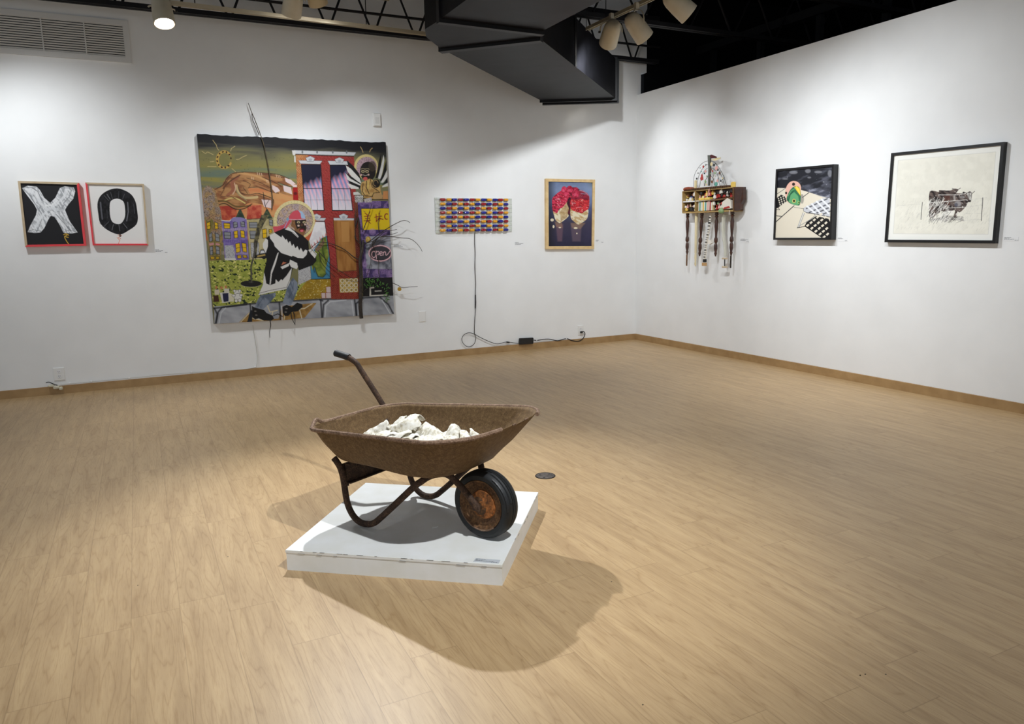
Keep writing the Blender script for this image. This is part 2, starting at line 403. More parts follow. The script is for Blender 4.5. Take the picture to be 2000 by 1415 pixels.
# short elbow dropping at the end of the duct
e3 = b_+dd*.13; e4 = d_+dd*.13
obj('end_cap', slab([b_, d_, e4+(b_-d_)*.05, e3-(b_-d_)*.03], ZD+.0, ZD+HD+.0), M['duct_dark'], t)

# ---------------------------------------------------------------- lighting rails
def rail(name, a, b, label):
    t = thing('lighting_rail', label, 'lighting rail', a, 'lighting rails')
    a = np.array(a, float); b = np.array(b, float); d = (b-a)/np.linalg.norm(b-a); n = np.array([-d[1], d[0], 0])
    g = G(); c = (a+b)/2; R = np.stack([d, n, np.array([0, 0, 1.0])], 1); Ln = np.linalg.norm(b-a)
    g.box(c+np.array([0, 0, .006]), (Ln, .036, .012), R); g.box(c+n*.015-np.array([0, 0, .008]), (Ln, .006, .018), R); g.box(c-n*.015-np.array([0, 0, .008]), (Ln, .006, .018), R)
    obj('channel', g, M['track'], t)
    for k in np.arange(.3, Ln, 1.4): obj('hanger_rod', G().tube([a+d*k+np.array([0, 0, .01]), a+d*k+np.array([0, 0, ZC-a[2]])], .004, 6), M['steel_black'], t)
    return t
rail('a', (-5.42, -1.18, 3.2), (-2.55, -1.06, 3.2), 'cream lighting rail crossing in front of the wall joist')
rail('b', (-1.87, -1.80, 3.2), (-1.87, -7.0, 3.2), 'cream lighting rail slanting up right of the black duct')
rail('c', (-7.6, -1.18, 3.2), (-5.72, -1.18, 3.2), 'cream lighting rail above the balloon letter pictures')
rail('d', (-4.9, -1.42, 3.36), (-3.6, -1.42, 3.36), 'short cream lighting rail just above the top of the photo over big painting')
rail('e', (-4.42, -2.6, 3.26), (-4.42, -7.2, 3.26), 'long cream lighting rail above the wheelbarrow')
rail('g', (-7.9, -2.4, 3.2), (-7.9, -6.0, 3.2), 'unseen white lighting rail holding the added fill lamp at the far left')
rail('f', (-1.15, -.17, 3.2), (-.55, -.17, 3.2), 'cream lighting rail end behind the black duct')

def fixture(pos, aim, ztrack, label, body, track_xy=None):
    pos = np.array(pos, float); aim = np.array(aim, float); d = (aim-pos)/np.linalg.norm(aim-pos)
    # pos = lens centre; body runs back along -d
    L_, r_ = .225, .076
    t = thing('track_spotlight', label, 'spotlight', pos-d*L_*.55, 'can spotlights on the lighting rails')
    prof = [(.02, -L_-.010), (.042, -L_-.002), (.060, -L_+.020), (.070, -L_+.055), (.0725, -L_+.09), (r_, -L_*.45), (r_+.003, -.012), (r_+.003, 0), (r_-.004, 0), (r_-.004, -.022), (.02, -.026)]
    g = G(); g.lathe(prof, pos, d, 28, caps=True); obj('can', g, M[body], t, True)
    obj('lens', G().lathe([(.0005, -.0195), (r_-.012, -.0195), (r_-.012, -.0175), (.0005, -.014)], pos, d, 24), M['lens'], t, True)
    c = pos-d*L_*.55
    side = np.cross(d, [0, 0, 1.0]); side /= np.linalg.norm(side)
    top = np.array([c[0], c[1], ztrack-.055]) if track_xy is None else np.array([track_xy[0], track_xy[1], ztrack-.055])
    up = top-c; hgt = np.linalg.norm(up)
    path = []
    for a in np.linspace(0, math.pi, 17):
        path.append(c+side*math.cos(a)*(r_+.020)+up*(math.sin(a)**.7))
    obj('yoke', G().tube(path, .0065, 6, flat=.5), M[body], t, True)
    g = G(); g.box(top+np.array([0, 0, .028]), (.03, .03, .055)); obj('adapter', g, M[body], t)
    pk = c-side*(r_+.018)
    obj('knob', G().lathe([(.010, 0), (.010, .016), (.006, .018)], pk, -side, 10), M['dark'], t)
    return t, d
ZT = {'xo': 3.2, 'f1': 3.2, 'f2': 3.36, 'f3': 3.36, 'barrow_back': 3.26, 'barrow_front': 3.26}
BODY = {'f2': 'cream', 'f3': 'tan'}
LF = {}
for nm, pos, aim, pw, cone, bl, lb in LAMPS:
    tfx, d = fixture(pos, aim, ZT.get(nm, 3.2), lb, BODY.get(nm, 'cream'))
    ld = bpy.data.lights.new('spot_bulb', 'SPOT'); ld.energy = pw; ld.spot_size = math.radians(cone*1.25); ld.spot_blend = bl
    ld.shadow_soft_size = .028; ld.color = (.93, .968, 1.0)
    lo = bpy.data.objects.new('spot_bulb', ld); COL.objects.link(lo)
    lo.parent = tfx
    rot = Vector(-d).to_track_quat('Z', 'Y')
    lo.rotation_mode = 'QUATERNION'; lo.rotation_quaternion = rot
    lo.location = Vector(np.array(pos)+d*.012-np.array(tfx.location))

# ================================================================ platform
PHT = .0886
top = [FL(557, 1075, PHT), FL(981, 1104, PHT), FL(1051.5, 962, PHT), FL(714, 943.5, PHT)]
tp = [p[:2] for p in top]
t = thing('display_platform', 'low square white painted platform under the rusty wheelbarrow', 'platform', (sum(p[0] for p in tp)/4, sum(p[1] for p in tp)/4, 0))
cxy = np.mean(tp, 0)
def inset(s): return [cxy+(p-cxy)*s for p in tp]
g = G(); g.prism([(p[0], p[1], .0) for p in inset(.995)], (0, 0, PHT-.012)); obj('side_panel', g, M['platform'], t)
g = G(); rings = [[(p[0], p[1], z) for p in inset(s)] for z, s in ((PHT-.0115, 1.0), (PHT-.0015, 1.0), (PHT, .998))]; g.loft(rings); obj('top_panel', g, M['platform'], t)
g = G()   # chipped paint along the top edge
for i in range(30):
    k = rnd.choice((0, 0, 1)); a, b = np.array(tp[k]), np.array(tp[k+1]); q = rnd.random(); w = rnd.uniform(.008, .04); d = (b-a)/np.linalg.norm(b-a)
    n = np.array([d[1], -d[0]]); c = a+(b-a)*(.02+.95*q)+n*.0004
    zz = rnd.choice((PHT-.001, PHT-.001, PHT-.012)) if rnd.random() < .97 else rnd.uniform(.01, .06)
    R = np.array([[d[0], n[0], 0], [d[1], n[1], 0], [0, 0, 1.0]])
    g.box((c[0], c[1], zz), (w, .0012, .0008), R)
obj('chip', g, M['gap'], t)['kind'] = 'stuff'

# ================================================================ wheelbarrow
MB_ = np.array([-4.7277903, -4.65662095, PHT]); RZ = math.atan2(-.87705, .4804)
wb = thing('wheelbarrow', 'rusty brown wheelbarrow with one handle standing on the white platform', 'wheelbarrow', MB_, None, RZ)
def wpath(pts, k=7): return smooth_path(pts, k)
def rring(x0, x1, w0, w1, r, z0, z1, n=14):
    """rounded trapezoid ring (local), z linear in x"""
    cs = [((x0, -w0), 180, 270), ((x1, -w1), 270, 360), ((x1, w1), 0, 90), ((x0, w0), 90, 180)]
    out = []
    for (cx, cy), a0, a1 in cs:
        ox = cx+(r if cx == x0 else -r); oy = cy+(r if cy < 0 else -r)
        for a in np.linspace(math.radians(a0), math.radians(a1), n):
            out.append(np.array([ox+r*math.cos(a), oy+r*math.sin(a)]))
    # resample straight runs
    res = []
    for i in range(len(out)):
        p, q = out[i], out[(i+1) % len(out)]; res.append(p)
        dl = np.linalg.norm(q-p)
        if dl > .05:
            m_ = 12
            for k in range(1, m_): res.append(p+(q-p)*k/m_)
    bw = lambda p: .045*max(0, 1-(p[1]/w1)**2)*max(0, min(1, (p[0]-x1+.22)/.22))**2
    return [np.array([p[0]+bw(p), p[1], z0+(z1-z0)*(p[0]-x0)/(x1-x0)]) for p in res]
RIM = rring(-.298, .605, .292, .342, .14, .430, .505)
BOT = rring(-.205, .425, .215, .243, .10, .290, .300)
def lerp(a, b, s): return [p*(1-s)+q*s for p, q in zip(a, b)]
rings = []
cB = np.array([.17, 0, .286])
for s, dz in ((.02, -.008), (.4, -.008), (.75, -.007), (.92, -.004)): rings.append([cB*(1-s)+p*s+np.array([0, 0, dz]) for p in BOT])
for s in (0, .06, .2, .4, .6, .8, .92, 1.0):
    R_ = lerp(BOT, RIM, s)
    bow = .012*math.sin(math.pi*s)
    R_ = [p+np.array([(p[0]-.17)*bow*1.2, p[1]*bow*3, 0]) for p in R_]
    rings.append(R_)
# torn front edge: drop top points of a run along the front rim
nR = len(RIM)
torn = {}
for i, p in enumerate(RIM):
    if p[0] > .58 and -.05 < p[1] < .21: torn[i] = (.003+.008*abs(math.sin(i*2.3)))
for i, dz in torn.items():
    q = rings[-1][i]; pbelow = rings[-2][i]; d = (q-pbelow)/np.linalg.norm(q-pbelow); rings[-1][i] = q-d*dz
rng = np.random.default_rng(3)
for R_ in rings[3:]:
    ph = rng.random()*6
    for i in range(len(R_)): R_[i] = R_[i]+np.array([0, 0, .0015*math.sin(i*.7+ph)])
g = G(); g.loft(rings, True, False); g.f.append(list(range(nR))); g.m.append(0)
tray = obj('tray', g, M['rust_tray'], wb, True, local=True)
sol = tray.modifiers.new('thickness', 'SOLIDIFY'); sol.thickness = .0025; sol.offset = -1
idx = [i for i in range(nR) if i not in torn]
# ordered run of rim points without the torn part
st = max(torn)+1; run = [(st+k) % nR for k in range(nR-len(torn))]
rp = [RIM[i]+np.array([(RIM[i][0]-.17)*.012, RIM[i][1]*.022, -.002]) for i in run]
# the two upstanding lips at the near rear and far front corners
rp2 = []
for p in rp:
    up = 0
    if p[0] < -.27 and p[1] < -.14: up = .024*math.exp(-((p[1]+.20)/.03)**2)
    rp2.append(p+np.array([0, 0, up]))
obj('rolled_rim', G().tube(rp2, .0095, 8), M['rust_rim'], tray, True, local=True)
for i in sorted(torn)[2:-1:3]:
    q = rings[-1][i]; g = G().tube([q+np.array([.001, -.012, 0]), q+np.array([.005, 0, .005]), q+np.array([.001, .012, -.002])], .0032, 6); obj('torn_edge', g, M['rust_rim'], tray, True, local=True)
# bolts on tray
for (x, y, z) in ((-.232, .19, .372), (-.232, -.19, .372)): obj('bolt', G().lathe([(.009, 0), (.009, .004), (.005, .007)], (x, y, z), (.8, 0, .6), 8), M['rust_tube'], tray, True, local=True)
RT = .0142
near = wpath([(-.168, -.222, .296), (-.155, -.218, .280), (-.138, -.213, .250), (-.126, -.21, .20), (-.112, -.21, .10), (-.085, -.21, .047), (-.045, -.21, .019), (.0, -.21, RT), (.05, -.21, .028), (.10, -.21, .066), (.20, -.21, .153), (.30, -.21, .241), (.335, -.205, .268), (.352, -.175, .284), (.372, -.14, .289), (.405, -.11, .283), (.445, -.080, .232), (.485, -.068, .185), (.515, -.062, .149)])
fn = obj('frame_tube', G().tube(near, RT, 12), M['rust_tube'], wb, True, local=True)
far = wpath([(-.505, .236, .648), (-.475, .236, .632), (-.44, .236, .592), (-.32, .238, .452), (-.26, .236, .370), (-.20, .226, .300), (-.150, .215, .25), (-.125, .21, .19), (-.112, .21, .10), (-.085, .21, .047), (-.045, .21, .019), (.0, .21, RT), (.05, .21, .028), (.10, .21, .066), (.20, .21, .153), (.30, .21, .241), (.335, .205, .268), (.352, .175, .284), (.372, .14, .289), (.405, .11, .283), (.445, .080, .232), (.485, .068, .185), (.515, .062, .149)])
ff = obj('frame_tube', G().tube([(-.60, .236, .672), (-.545, .236, .664)]+far, RT, 12), M['rust_tube'], wb, True, local=True)
ff['label'] = 'rusty tube rising to the single remaining handle'
obj('grip', G().tube([(-.632, .236, .676), (-.628, .236, .6755), (-.58, .236, .668), (-.535, .236, .661), (-.53, .236, .660)], [.014, .0185, .0175, .0185, .0165], 14), M['rubber'], ff, True, local=True)
g = G()
g.box((-.118, 0, .225), (.006, .40, .085)); g.box((-.106, 0, .268), (.028, .40, .005)); g.box((-.106, 0, .183), (.028, .40, .005))
obj('cross_brace', g, M['rust_tube'], wb, local=True)
for y in (-.19, .19): obj('bracket', G().box((-.136, y, .213), (.008, .035, .11)), M['rust_tube'], wb, local=True)
for x_ in (.36, -.10): obj('tray_support', G().box((x_, 0, (.277 if x_ < 0 else .290)), (.03, .38, .008)), M['rust_tube'], wb, local=True)
# wheel
WC = np.array([.515, 0, .1475]); 
wheel = obj('wheel', G().lathe([(.104, -.030), (.112, -.040), (.130, -.043), (.141, -.036), (.1465, -.022), (.1475, -.011), (.1435, -.009), (.1435, -.004), (.1475, -.003), (.1475, .003), (.1435, .004), (.1435, .009), (.1475, .011), (.1465, .022), (.141, .036), (.130, .043), (.112, .040), (.104, .030)], WC, (0, 1, 0), 56, caps=False), M['rubber'], wb, True, local=True)
wheel['label'] = 'solid black rubber tyre'
g = G()
g.lathe([(.018, -.052), (.030, -.045), (.052, -.030), (.070, -.026), (.078, -.030), (.092, -.028), (.102, -.036), (.109, -.041), (.108, -.030), (.104, 0), (.108, .030), (.109, .041), (.102, .036), (.092, .028), (.078, .030), (.070, .026), (.052, .030), (.030, .045), (.018, .052)], WC, (0, 1, 0), 48)
obj('rusty_disc', g, M['rust_disc'], wheel, True, local=True)['label'] = 'brown rusted steel wheel disc'
for s_ in (-1, 1):
    hub = G(); pr_ = [(.002, .052), (.016, .051), (.024, .044), (.048, .036), (.060, .034), (.064, .028), (.066, .020)]
    hub.lathe([(r, h) for r, h in pr_][::-1], WC+np.array([.008, 0, .004]), (0, s_, 0), 26); obj('hub_plate', hub, M['rust_orange'], wheel, True, local=True)['label'] = 'bright orange rusted hub plate'
obj('rim_edge', G().tube([WC+np.array([.1085*math.cos(a), -.0405, .1085*math.sin(a)]) for a in np.linspace(-2.9, -.9, 20)], .0035, 6), M['rust_rim'], wheel, True, local=True)
obj('tyre_patch', G().tube([WC+np.array([.1445*math.cos(a), -.017, .1445*math.sin(a)]) for a in np.linspace(.22, 1.25, 14)], .0085, 8), M['rubber'], wheel, True, local=True)
obj('axle', G().lathe([(.008, -.082), (.011, -.080), (.011, .080), (.008, .082)], WC, (0, 1, 0), 12), M['rust_tube'], wheel, True, local=True)
g = G()  # crack in the tyre
for k in range(9):
    a = math.radians(62-k*7); c = WC+np.array([math.cos(a)*.1405, -.0375, math.sin(a)*.1405])
    a2 = math.radians(62-(k+1)*7); c2 = WC+np.array([math.cos(a2)*.1405, -.0375, math.sin(a2)*.1405]); g.tube([c, c2], .0042, 5)
obj('tyre_groove', g, M['dark'], wheel, True, local=True)
obj('fork_plate', G().tube([(.470, -.074, .205), (.50, -.069, .165), (.520, -.066, .145), (.530, -.066, .132)], [.013, .016, .017, .006], 10, flat=.45), M['rust_tube'], wb, True, local=True)
obj('fork_plate', G().tube([(.470, .074, .205), (.50, .069, .165), (.520, .066, .145), (.530, .066, .132)], [.013, .016, .017, .006], 10, flat=.45), M['rust_tube'], wb, True, local=True)
# ---------------------------------------------------------------- shells in the tray
WR3 = np.array([[math.cos(RZ), -math.sin(RZ), 0], [math.sin(RZ), math.cos(RZ), 0], [0, 0, 1.0]])
def shell_mesh(seed, L=.085, Wd=.06, bend=.05, thick=.004):
    r = np.random.default_rng(seed); n, m_ = 30, 12; V = []; ph = r.random(8)*6.28
    def surf(q, a):
        R_ = q*(1+.12*math.sin(3*a+ph[0])+.08*math.sin(5*a+ph[1])+.05*math.sin(9*a+ph[2]))
        x = R_*math.cos(a)*L; y = R_*math.sin(a)*Wd
        z = bend*(1-(x/L)**2*.22-abs(y/Wd)**2.2*1.0)+.008*math.sin(x*42+ph[3])+.006*math.sin(y*70+ph[4]+x*30)+.0025*math.sin(x*170+ph[5])*math.sin(y*150+ph[6])
        return np.array([x, y, z])
    g = G(); up = [surf(k/m_, a) for k in range(1, m_+1) for a in np.linspace(0, 2*math.pi, n, endpoint=False)]
    top0 = surf(0, 0)
    N_ = len(up); V = [top0]+up+[p-np.array([0, 0, thick*(1.0)]) for p in [top0]+up]; F = []
    o2 = N_+1
    for j in range(n):
        k = (j+1) % n
        F.append((0, 1+j, 1+k)); F.append((o2, o2+1+k, o2+1+j))
        for i in range(m_-1):
            a, b, c, d = 1+i*n+j, 1+i*n+k, 1+(i+1)*n+k, 1+(i+1)*n+j
            F.append((a, d, c, b)); F.append((o2+a, o2+b, o2+c, o2+d))
        a, b = 1+(m_-1)*n+j, 1+(m_-1)*n+k; F.append((a, o2+a, o2+b, b))
    return g.add(V, F)
SH = [  # x, y, z(base), rz, tiltx, tilty, L, W, bend, label
 (.055, .045, .383, .3, .25, .35, .085, .062, .045, 'white curved shell with a small knob, topmost of the pile'),
 (-.02, .04, .352, .9, .1, .45, .080, .055, .045, 'bright white arched shell left of the topmost one'),
 (-.10, .01, .335, .7, .1, .5, .075, .055, .045, 'grey edged arched shell toward the left of the pile'),
 (-.055, -.02, .328, .2, -.2, .3, .070, .055, .035, 'greyish dented shell tucked below the bright arched one'),
 (.145, .055, .352, -.3, .2, -.2, .080, .065, .05, 'smooth rounded pinkish white shell right of the topmost one'),
 (.065, -.05, .350, .5, -.2, .3, .075, .055, .03, 'pale shell lying open in front of the topmost one'),
 (.135, -.045, .342, 1.4, -.2, -.1, .070, .055, .035, 'speckled shell fragment in the middle front of the pile'),
 (.215, -.03, .348, -.5, -.25, .1, .075, .055, .04, 'brown stained shell with a dark hollow under its front'),
 (.195, .035, .345, .8, .2, .1, .06, .05, .04, 'small pointed white shell between rounded and stained shells'),
 (.285, .01, .365, -.6, -.1, -.45, .080, .050, .045, 'long arched shell at the right of the pile'),
 (.345, -.005, .372, -.3, -.1, -.4, .07, .05, .035, 'low curled shell at the far right end of the pile'),
 (-.165, -.02, .312, .2, -.1, .25, .065, .05, .025, 'flat greenish white shell at the far left end of the pile'),
 (.02, -.095, .335, .1, -.35, .1, .075, .05, .02, 'flat brown edged shell along the near side of the pile'),
 (.115, -.10, .335, -.2, -.35, 0, .06, .045, .03, 'small pale shell against the near side of the tray'),
 (.195, -.10, .335, .4, -.3, 0, .065, .045, .03, 'folded white shell against the near side of the tray'),
 (.29, -.085, .345, -.4, -.2, -.2, .065, .05, .03, 'thin white shell near the front wall of the tray'),
 (.37, .03, .392, .3, 0, -.3, .055, .045, .025, 'tiny white shell piece nearest the wheel end of the tray'),
 (.09, .10, .335, .6, .2, 0, .075, .055, .035, 'shell half hidden behind the topmost one'),
 (.0, .09, .325, -.6, .2, .2, .07, .05, .03, 'shell behind the bright arched one at the back left'),
 (.21, .10, .33, .1, .2, -.1, .075, .055, .035, 'shell at the back right of the pile'),
]
for i, (x, y, z, rz, tx, ty, L_, W_, bd, lb) in enumerate(SH):
    if y < -.08: y, z = y+.085, z+.018
    else: y += .03
    p = WR3@np.array([x-.03 if x < .06 else .03+(x-.06)*1.35, y, z+.004])+MB_
    o = obj('shell', shell_mesh(40+i, L_*1.0, W_*.95, bd*1.25), M['plaster']); o.data.polygons.foreach_set('use_smooth', [True]*len(o.data.polygons))
    o.location = tuple(p); o.rotation_euler = (tx, -ty, rz+RZ)
    tag(o, lb, 'shell', 'white shells heaped in the wheelbarrow tray')
# filler shells below, resting on the tray floor
for i in range(9):
    x = -.05+.085*(i % 5); y = -.06+.11*(i//5)
    p = WR3@np.array([x, y, .315])+MB_
    o = obj('shell', shell_mesh(90+i, .07, .055, .028), M['plaster']); o.data.polygons.foreach_set('use_smooth', [True]*len(o.data.polygons))
    o.location = tuple(p); o.rotation_euler = (.05, .05, i*1.1)
    tag(o, 'white shell buried in the lowest layer on the tray floor', 'shell', 'shells on the tray floor under the heap')
# spots of light on the platform, put in as thin white chips
for i, (px, py, lb) in enumerate(((850, 1031, 'light spot made as a white chip in the shadow between the wheelbarrow legs and wheel'), (715, 1017, 'tiny light spot made as a white chip beside the near leg'))):
    p = FL(px, py, PHT); o = obj('light_spot_chip', G().prism([(p[0]-.014+.03*a, p[1]+.02*b, PHT) for a, b in ((0, 0), (.5, -.3), (1, .2), (.55, .5), (.4, 1), (.25, .4))], (0, 0, .002)), M['white_plastic'])
    tag(o, lb, 'light spot')
# platform label
q = [FL(925.5, 1093, PHT), FL(930, 1091.5, PHT), FL(977, 1094.5, PHT), FL(974, 1101, PHT), FL(923.5, 1097.5, PHT)]
A_, B_, C_, D_ = FL(929, 1091.5, PHT), FL(977.5, 1094.8, PHT), FL(974, 1101.5, PHT), FL(924, 1098, PHT)
t = thing('exhibit_label', 'grey printed caption lying on the front right corner of the platform', 'label', ((A_+C_)/2))
obj('card', G().prism([A_, D_, C_, B_], (0, 0, .0012)), mat('grey_label', lin(186, 190, 194), .5), t)
def textline(g, a, b, dn, th, seed, run=(.004, .012), z=.0012, nrm=(0, 0, 1)):
    """row of small printed word blocks from a to b"""
    r = random.Random(seed); a = np.array(a); b = np.array(b); d = b-a; Ln = np.linalg.norm(d); d = d/Ln; s = 0; n = np.array(nrm, float)
    while s < Ln:
        w = min(r.uniform(*run), Ln-s); p = a+d*s
        g.prism([p, p+d*w, p+d*w+dn*th, p+dn*th], n*.0003); s += w+run[0]*.35
ex = (B_-A_); ey = (D_-A_)
g = G()
for r0, r1, v in ((.04, .42, .12), (.04, .12, .34), (.04, .80, .56), (.70, .95, .80)): textline(g, A_+ex*r0+ey*v+np.array([0, 0, .0012]), A_+ex*r1+ey*v+np.array([0, 0, .0012]), ey, .10, int(v*100))
obj('text', g, M['print'], t)

# floor outlet
p = (FL(1045, 930)+FL(1085, 930)+FL(1065, 924)+FL(1065, 937))/4; rr = np.linalg.norm(FL(1045, 930)-FL(1085, 930))/2
t = thing('floor_outlet', 'round dark metal socket cover set in the floor right of the platform', 'floor outlet', (p[0], p[1], 0))
obj('cover', G().lathe([(rr*.9, 0), (rr*.9, .0025), (rr*.02, .0028)], (p[0], p[1], 0), (0, 0, 1), 32), mat('scratched_metal', lin(112, 104, 98), .45, .5, noise=(lin(70, 64, 60), 40, .35, .65)), t, True)
obj('ring', G().lathe([(rr*.9, 0), (rr*1.0, 0), (rr*.97, .0035), (rr*.9, .0035)], (p[0], p[1], 0), (0, 0, 1), 32, caps=False), mat('dark_bronze', lin(40, 30, 22), .5, .4), t, True)
for a in (.4, 2.2, 4.0): obj('screw', G().lathe([(.006, .0028), (.006, .0038)], (p[0]+rr*.6*math.cos(a), p[1]+rr*.6*math.sin(a), 0), (0, 0, 1), 8), M['dark'], t)
g = G()
for k in range(13):
    px, py = rnd.choice([(1680, 1320), (1690, 1318), (1730, 1318), (1850, 1042), (1960, 1071), (545, 905), (165, 950), (1020, 1260)]) if k < 8 else (rnd.uniform(50, 1950), rnd.uniform(900, 1400))
    q = FL(px, py); g.box((q[0], q[1], .0006), (.004, .003, .001))
obj('floor_grit', g, M['dark']); tag(bpy.data.objects['floor_grit'], 'dark specks of grit scattered over the wood floor', 'grit', kind='stuff')

# ---------------------------------------------------------------- painter
class Paint:
    """colour canvas in photograph pixels; later sampled by the vertices of the picture's own mesh"""
    def __init__(s, x0, y0, x1, y1, k, bg):
        s.x0, s.y0, s.k = x0, y0, k; s.w = int((x1-x0)*k); s.h = int((y1-y0)*k)
        s.a = np.zeros((s.h, s.w, 3)); s.a[:] = c2l(bg); s.fr(0, 0, 1)
    def fr(s, ox, oy, sc): s.ox, s.oy, s.sc = ox, oy, sc; return s
    def T(s, pts):
        p = np.array(pts, float).reshape(-1, 2); return np.stack([(s.ox+p[:, 0]/s.sc-s.x0)*s.k, (s.oy+p[:, 1]/s.sc-s.y0)*s.k], 1)
    def _win(s, P, m_):
        x0 = max(int(P[:, 0].min()-m_), 0); x1 = min(int(P[:, 0].max()+m_)+2, s.w); y0 = max(int(P[:, 1].min()-m_), 0); y1 = min(int(P[:, 1].max()+m_)+2, s.h)
        if x1 <= x0 or y1 <= y0: return None
        Y, X = np.mgrid[y0:y1, x0:x1]; return x0, x1, y0, y1, X+.5, Y+.5
    def mask(s, pts, soft=1.0):
        P = s.T(pts); w = s._win(P, 2+soft)
        if w is None: return None
        x0, x1, y0, y1, X, Y = w; ins = np.zeros(X.shape, bool); D = np.full(X.shape, 1e9)
        for i in range(len(P)):
            ax, ay = P[i]; bx, by = P[(i+1) % len(P)]
            c = (ay > Y) != (by > Y)
            with np.errstate(divide='ignore', invalid='ignore'): ins ^= c & (X < (bx-ax)*(Y-ay)/(by-ay+1e-12)+ax)
            dx, dy = bx-ax, by-ay; t_ = np.clip(((X-ax)*dx+(Y-ay)*dy)/(dx*dx+dy*dy+1e-9), 0, 1)
            D = np.minimum(D, (X-ax-t_*dx)**2+(Y-ay-t_*dy)**2)
        D = np.sqrt(D); return w, np.clip(.5+np.where(ins, D, -D)/soft, 0, 1)
    def fill(s, pts, col, al=1.0, soft=1.0):
        r = s.mask(pts, soft)
        if r is None: return
        (x0, x1, y0, y1, X, Y), m_ = r
        c = col(X/s.k+s.x0, Y/s.k+s.y0) if callable(col) else c2l(col)
        A = (m_*al)[..., None]; s.a[y0:y1, x0:x1] = s.a[y0:y1, x0:x1]*(1-A)+c*A
    def line(s, pts, wd, col, al=1.0, soft=1.0):
        P = s.T(pts); hw = wd*s.k/s.sc/2; w = s._win(P, hw+2+soft)
        if w is None: return
        x0, x1, y0, y1, X, Y = w; D = np.full(X.shape, 1e9)
        for i in range(len(P)-1):
            ax, ay = P[i]; bx, by = P[i+1]; dx, dy = bx-ax, by-ay; t_ = np.clip(((X-ax)*dx+(Y-ay)*dy)/(dx*dx+dy*dy+1e-9), 0, 1)
            D = np.minimum(D, (X-ax-t_*dx)**2+(Y-ay-t_*dy)**2)
        m_ = np.clip((hw-np.sqrt(D))/soft+.5, 0, 1)*min(1, max(hw*2, .15)); A = (m_*al)[..., None]
        s.a[y0:y1, x0:x1] = s.a[y0:y1, x0:x1]*(1-A)+c2l(col)*A
    def ell(s, cx, cy, rx, ry, col, al=1.0, soft=1.0, a0=0, a1=360, rot=0):
        t_ = np.radians(np.linspace(a0, a1, 28)); c, q = math.cos(rot), math.sin(rot)
        s.fill([(cx+rx*math.cos(a)*c-ry*math.sin(a)*q, cy+rx*math.cos(a)*q+ry*math.sin(a)*c) for a in t_], col, al, soft)
    def arc(s, cx, cy, rx, ry, a0, a1, wd, col, al=1.0):
        s.line([(cx+rx*math.cos(a), cy+ry*math.sin(a)) for a in np.radians(np.linspace(a0, a1, 22))], wd, col, al)
    def q(s, *a, **k): pass
    def sample(s, px):
        x = np.clip((px[:, 0]-s.x0)*s.k-.5, 0, s.w-1.001); y = np.clip((px[:, 1]-s.y0)*s.k-.5, 0, s.h-1.001)
        i = x.astype(int); j = y.astype(int); fx = (x-i)[:, None]; fy = (y-j)[:, None]; A = s.a
        return (A[j, i]*(1-fx)+A[j, i+1]*fx)*(1-fy)+(A[j+1, i]*(1-fx)+A[j+1, i+1]*fx)*fy

def S2(pts, k=5):
    P_ = [np.array(q, float) for q in pts]; n = len(P_); out = []
    for i in range(n):
        a, b, c, d = P_[i-1], P_[i], P_[(i+1) % n], P_[(i+2) % n]
        for t_ in np.linspace(0, 1, k, endpoint=False): out.append(tuple(.5*((2*b)+(c-a)*t_+(2*a-5*b+4*c-d)*t_*t_+(3*b-a-3*c+d)*t_**3)))
    return out
def S1(pts, k=5): return [tuple(q) for q in smooth_path([(x, y) for x, y in pts], k)]
_NT = np.random.default_rng(11).random((256, 256))
def vn(X, Y, s=1.0, ang=0, st=1.0, seed=0):
    c, q = math.cos(ang), math.sin(ang); u = (X*c+Y*q)/s/st+seed*17.3; v = (-X*q+Y*c)/s+seed*9.1
    i = np.floor(u).astype(int); j = np.floor(v).astype(int); a = u-i; b = v-j; a = a*a*(3-2*a); b = b*b*(3-2*b)
    g_ = lambda p, r: _NT[r % 256, p % 256]
    return (g_(i, j)*(1-a)+g_(i+1, j)*a)*(1-b)+(g_(i, j+1)*(1-a)+g_(i+1, j+1)*a)*b
def fbm(X, Y, s, ang=0, st=1.0, seed=0): return .55*vn(X, Y, s, ang, st, seed)+.3*vn(X, Y, s/2, ang, st, seed+1)+.15*vn(X, Y, s/4, ang, st, seed+2)
def mixn(c1, c2, s, lo=.35, hi=.65, ang=0, st=1.0, seed=0, c3=None, f3=.9):
    def f(X, Y):
        n = np.clip((fbm(X, Y, s, ang, st, seed)-lo)/(hi-lo), 0, 1)[..., None]; r = c2l(c1)*(1-n)+c2l(c2)*n
        if c3 is not None:
            m_ = (vn(X, Y, s*.8, 0, 1, seed+5) > f3)[..., None]; r = np.where(m_, c2l(c3), r)
        return r
    return f
def brickf(c, mortar, w, h, ang=0):
    def f(X, Y):
        ca, sa = math.cos(ang), math.sin(ang); U = X*ca+Y*sa; V = -X*sa+Y*ca
        r = np.floor(V/h); fu = ((U/w+.5*(r % 2)) % 1); fv = (V/h) % 1
        m_ = ((fu < .16) | (fv < .22))[..., None]; n = vn(X, Y, 3)[..., None]
        return np.where(m_, c2l(mortar), c2l(c)*(.75+.5*n))
    return f
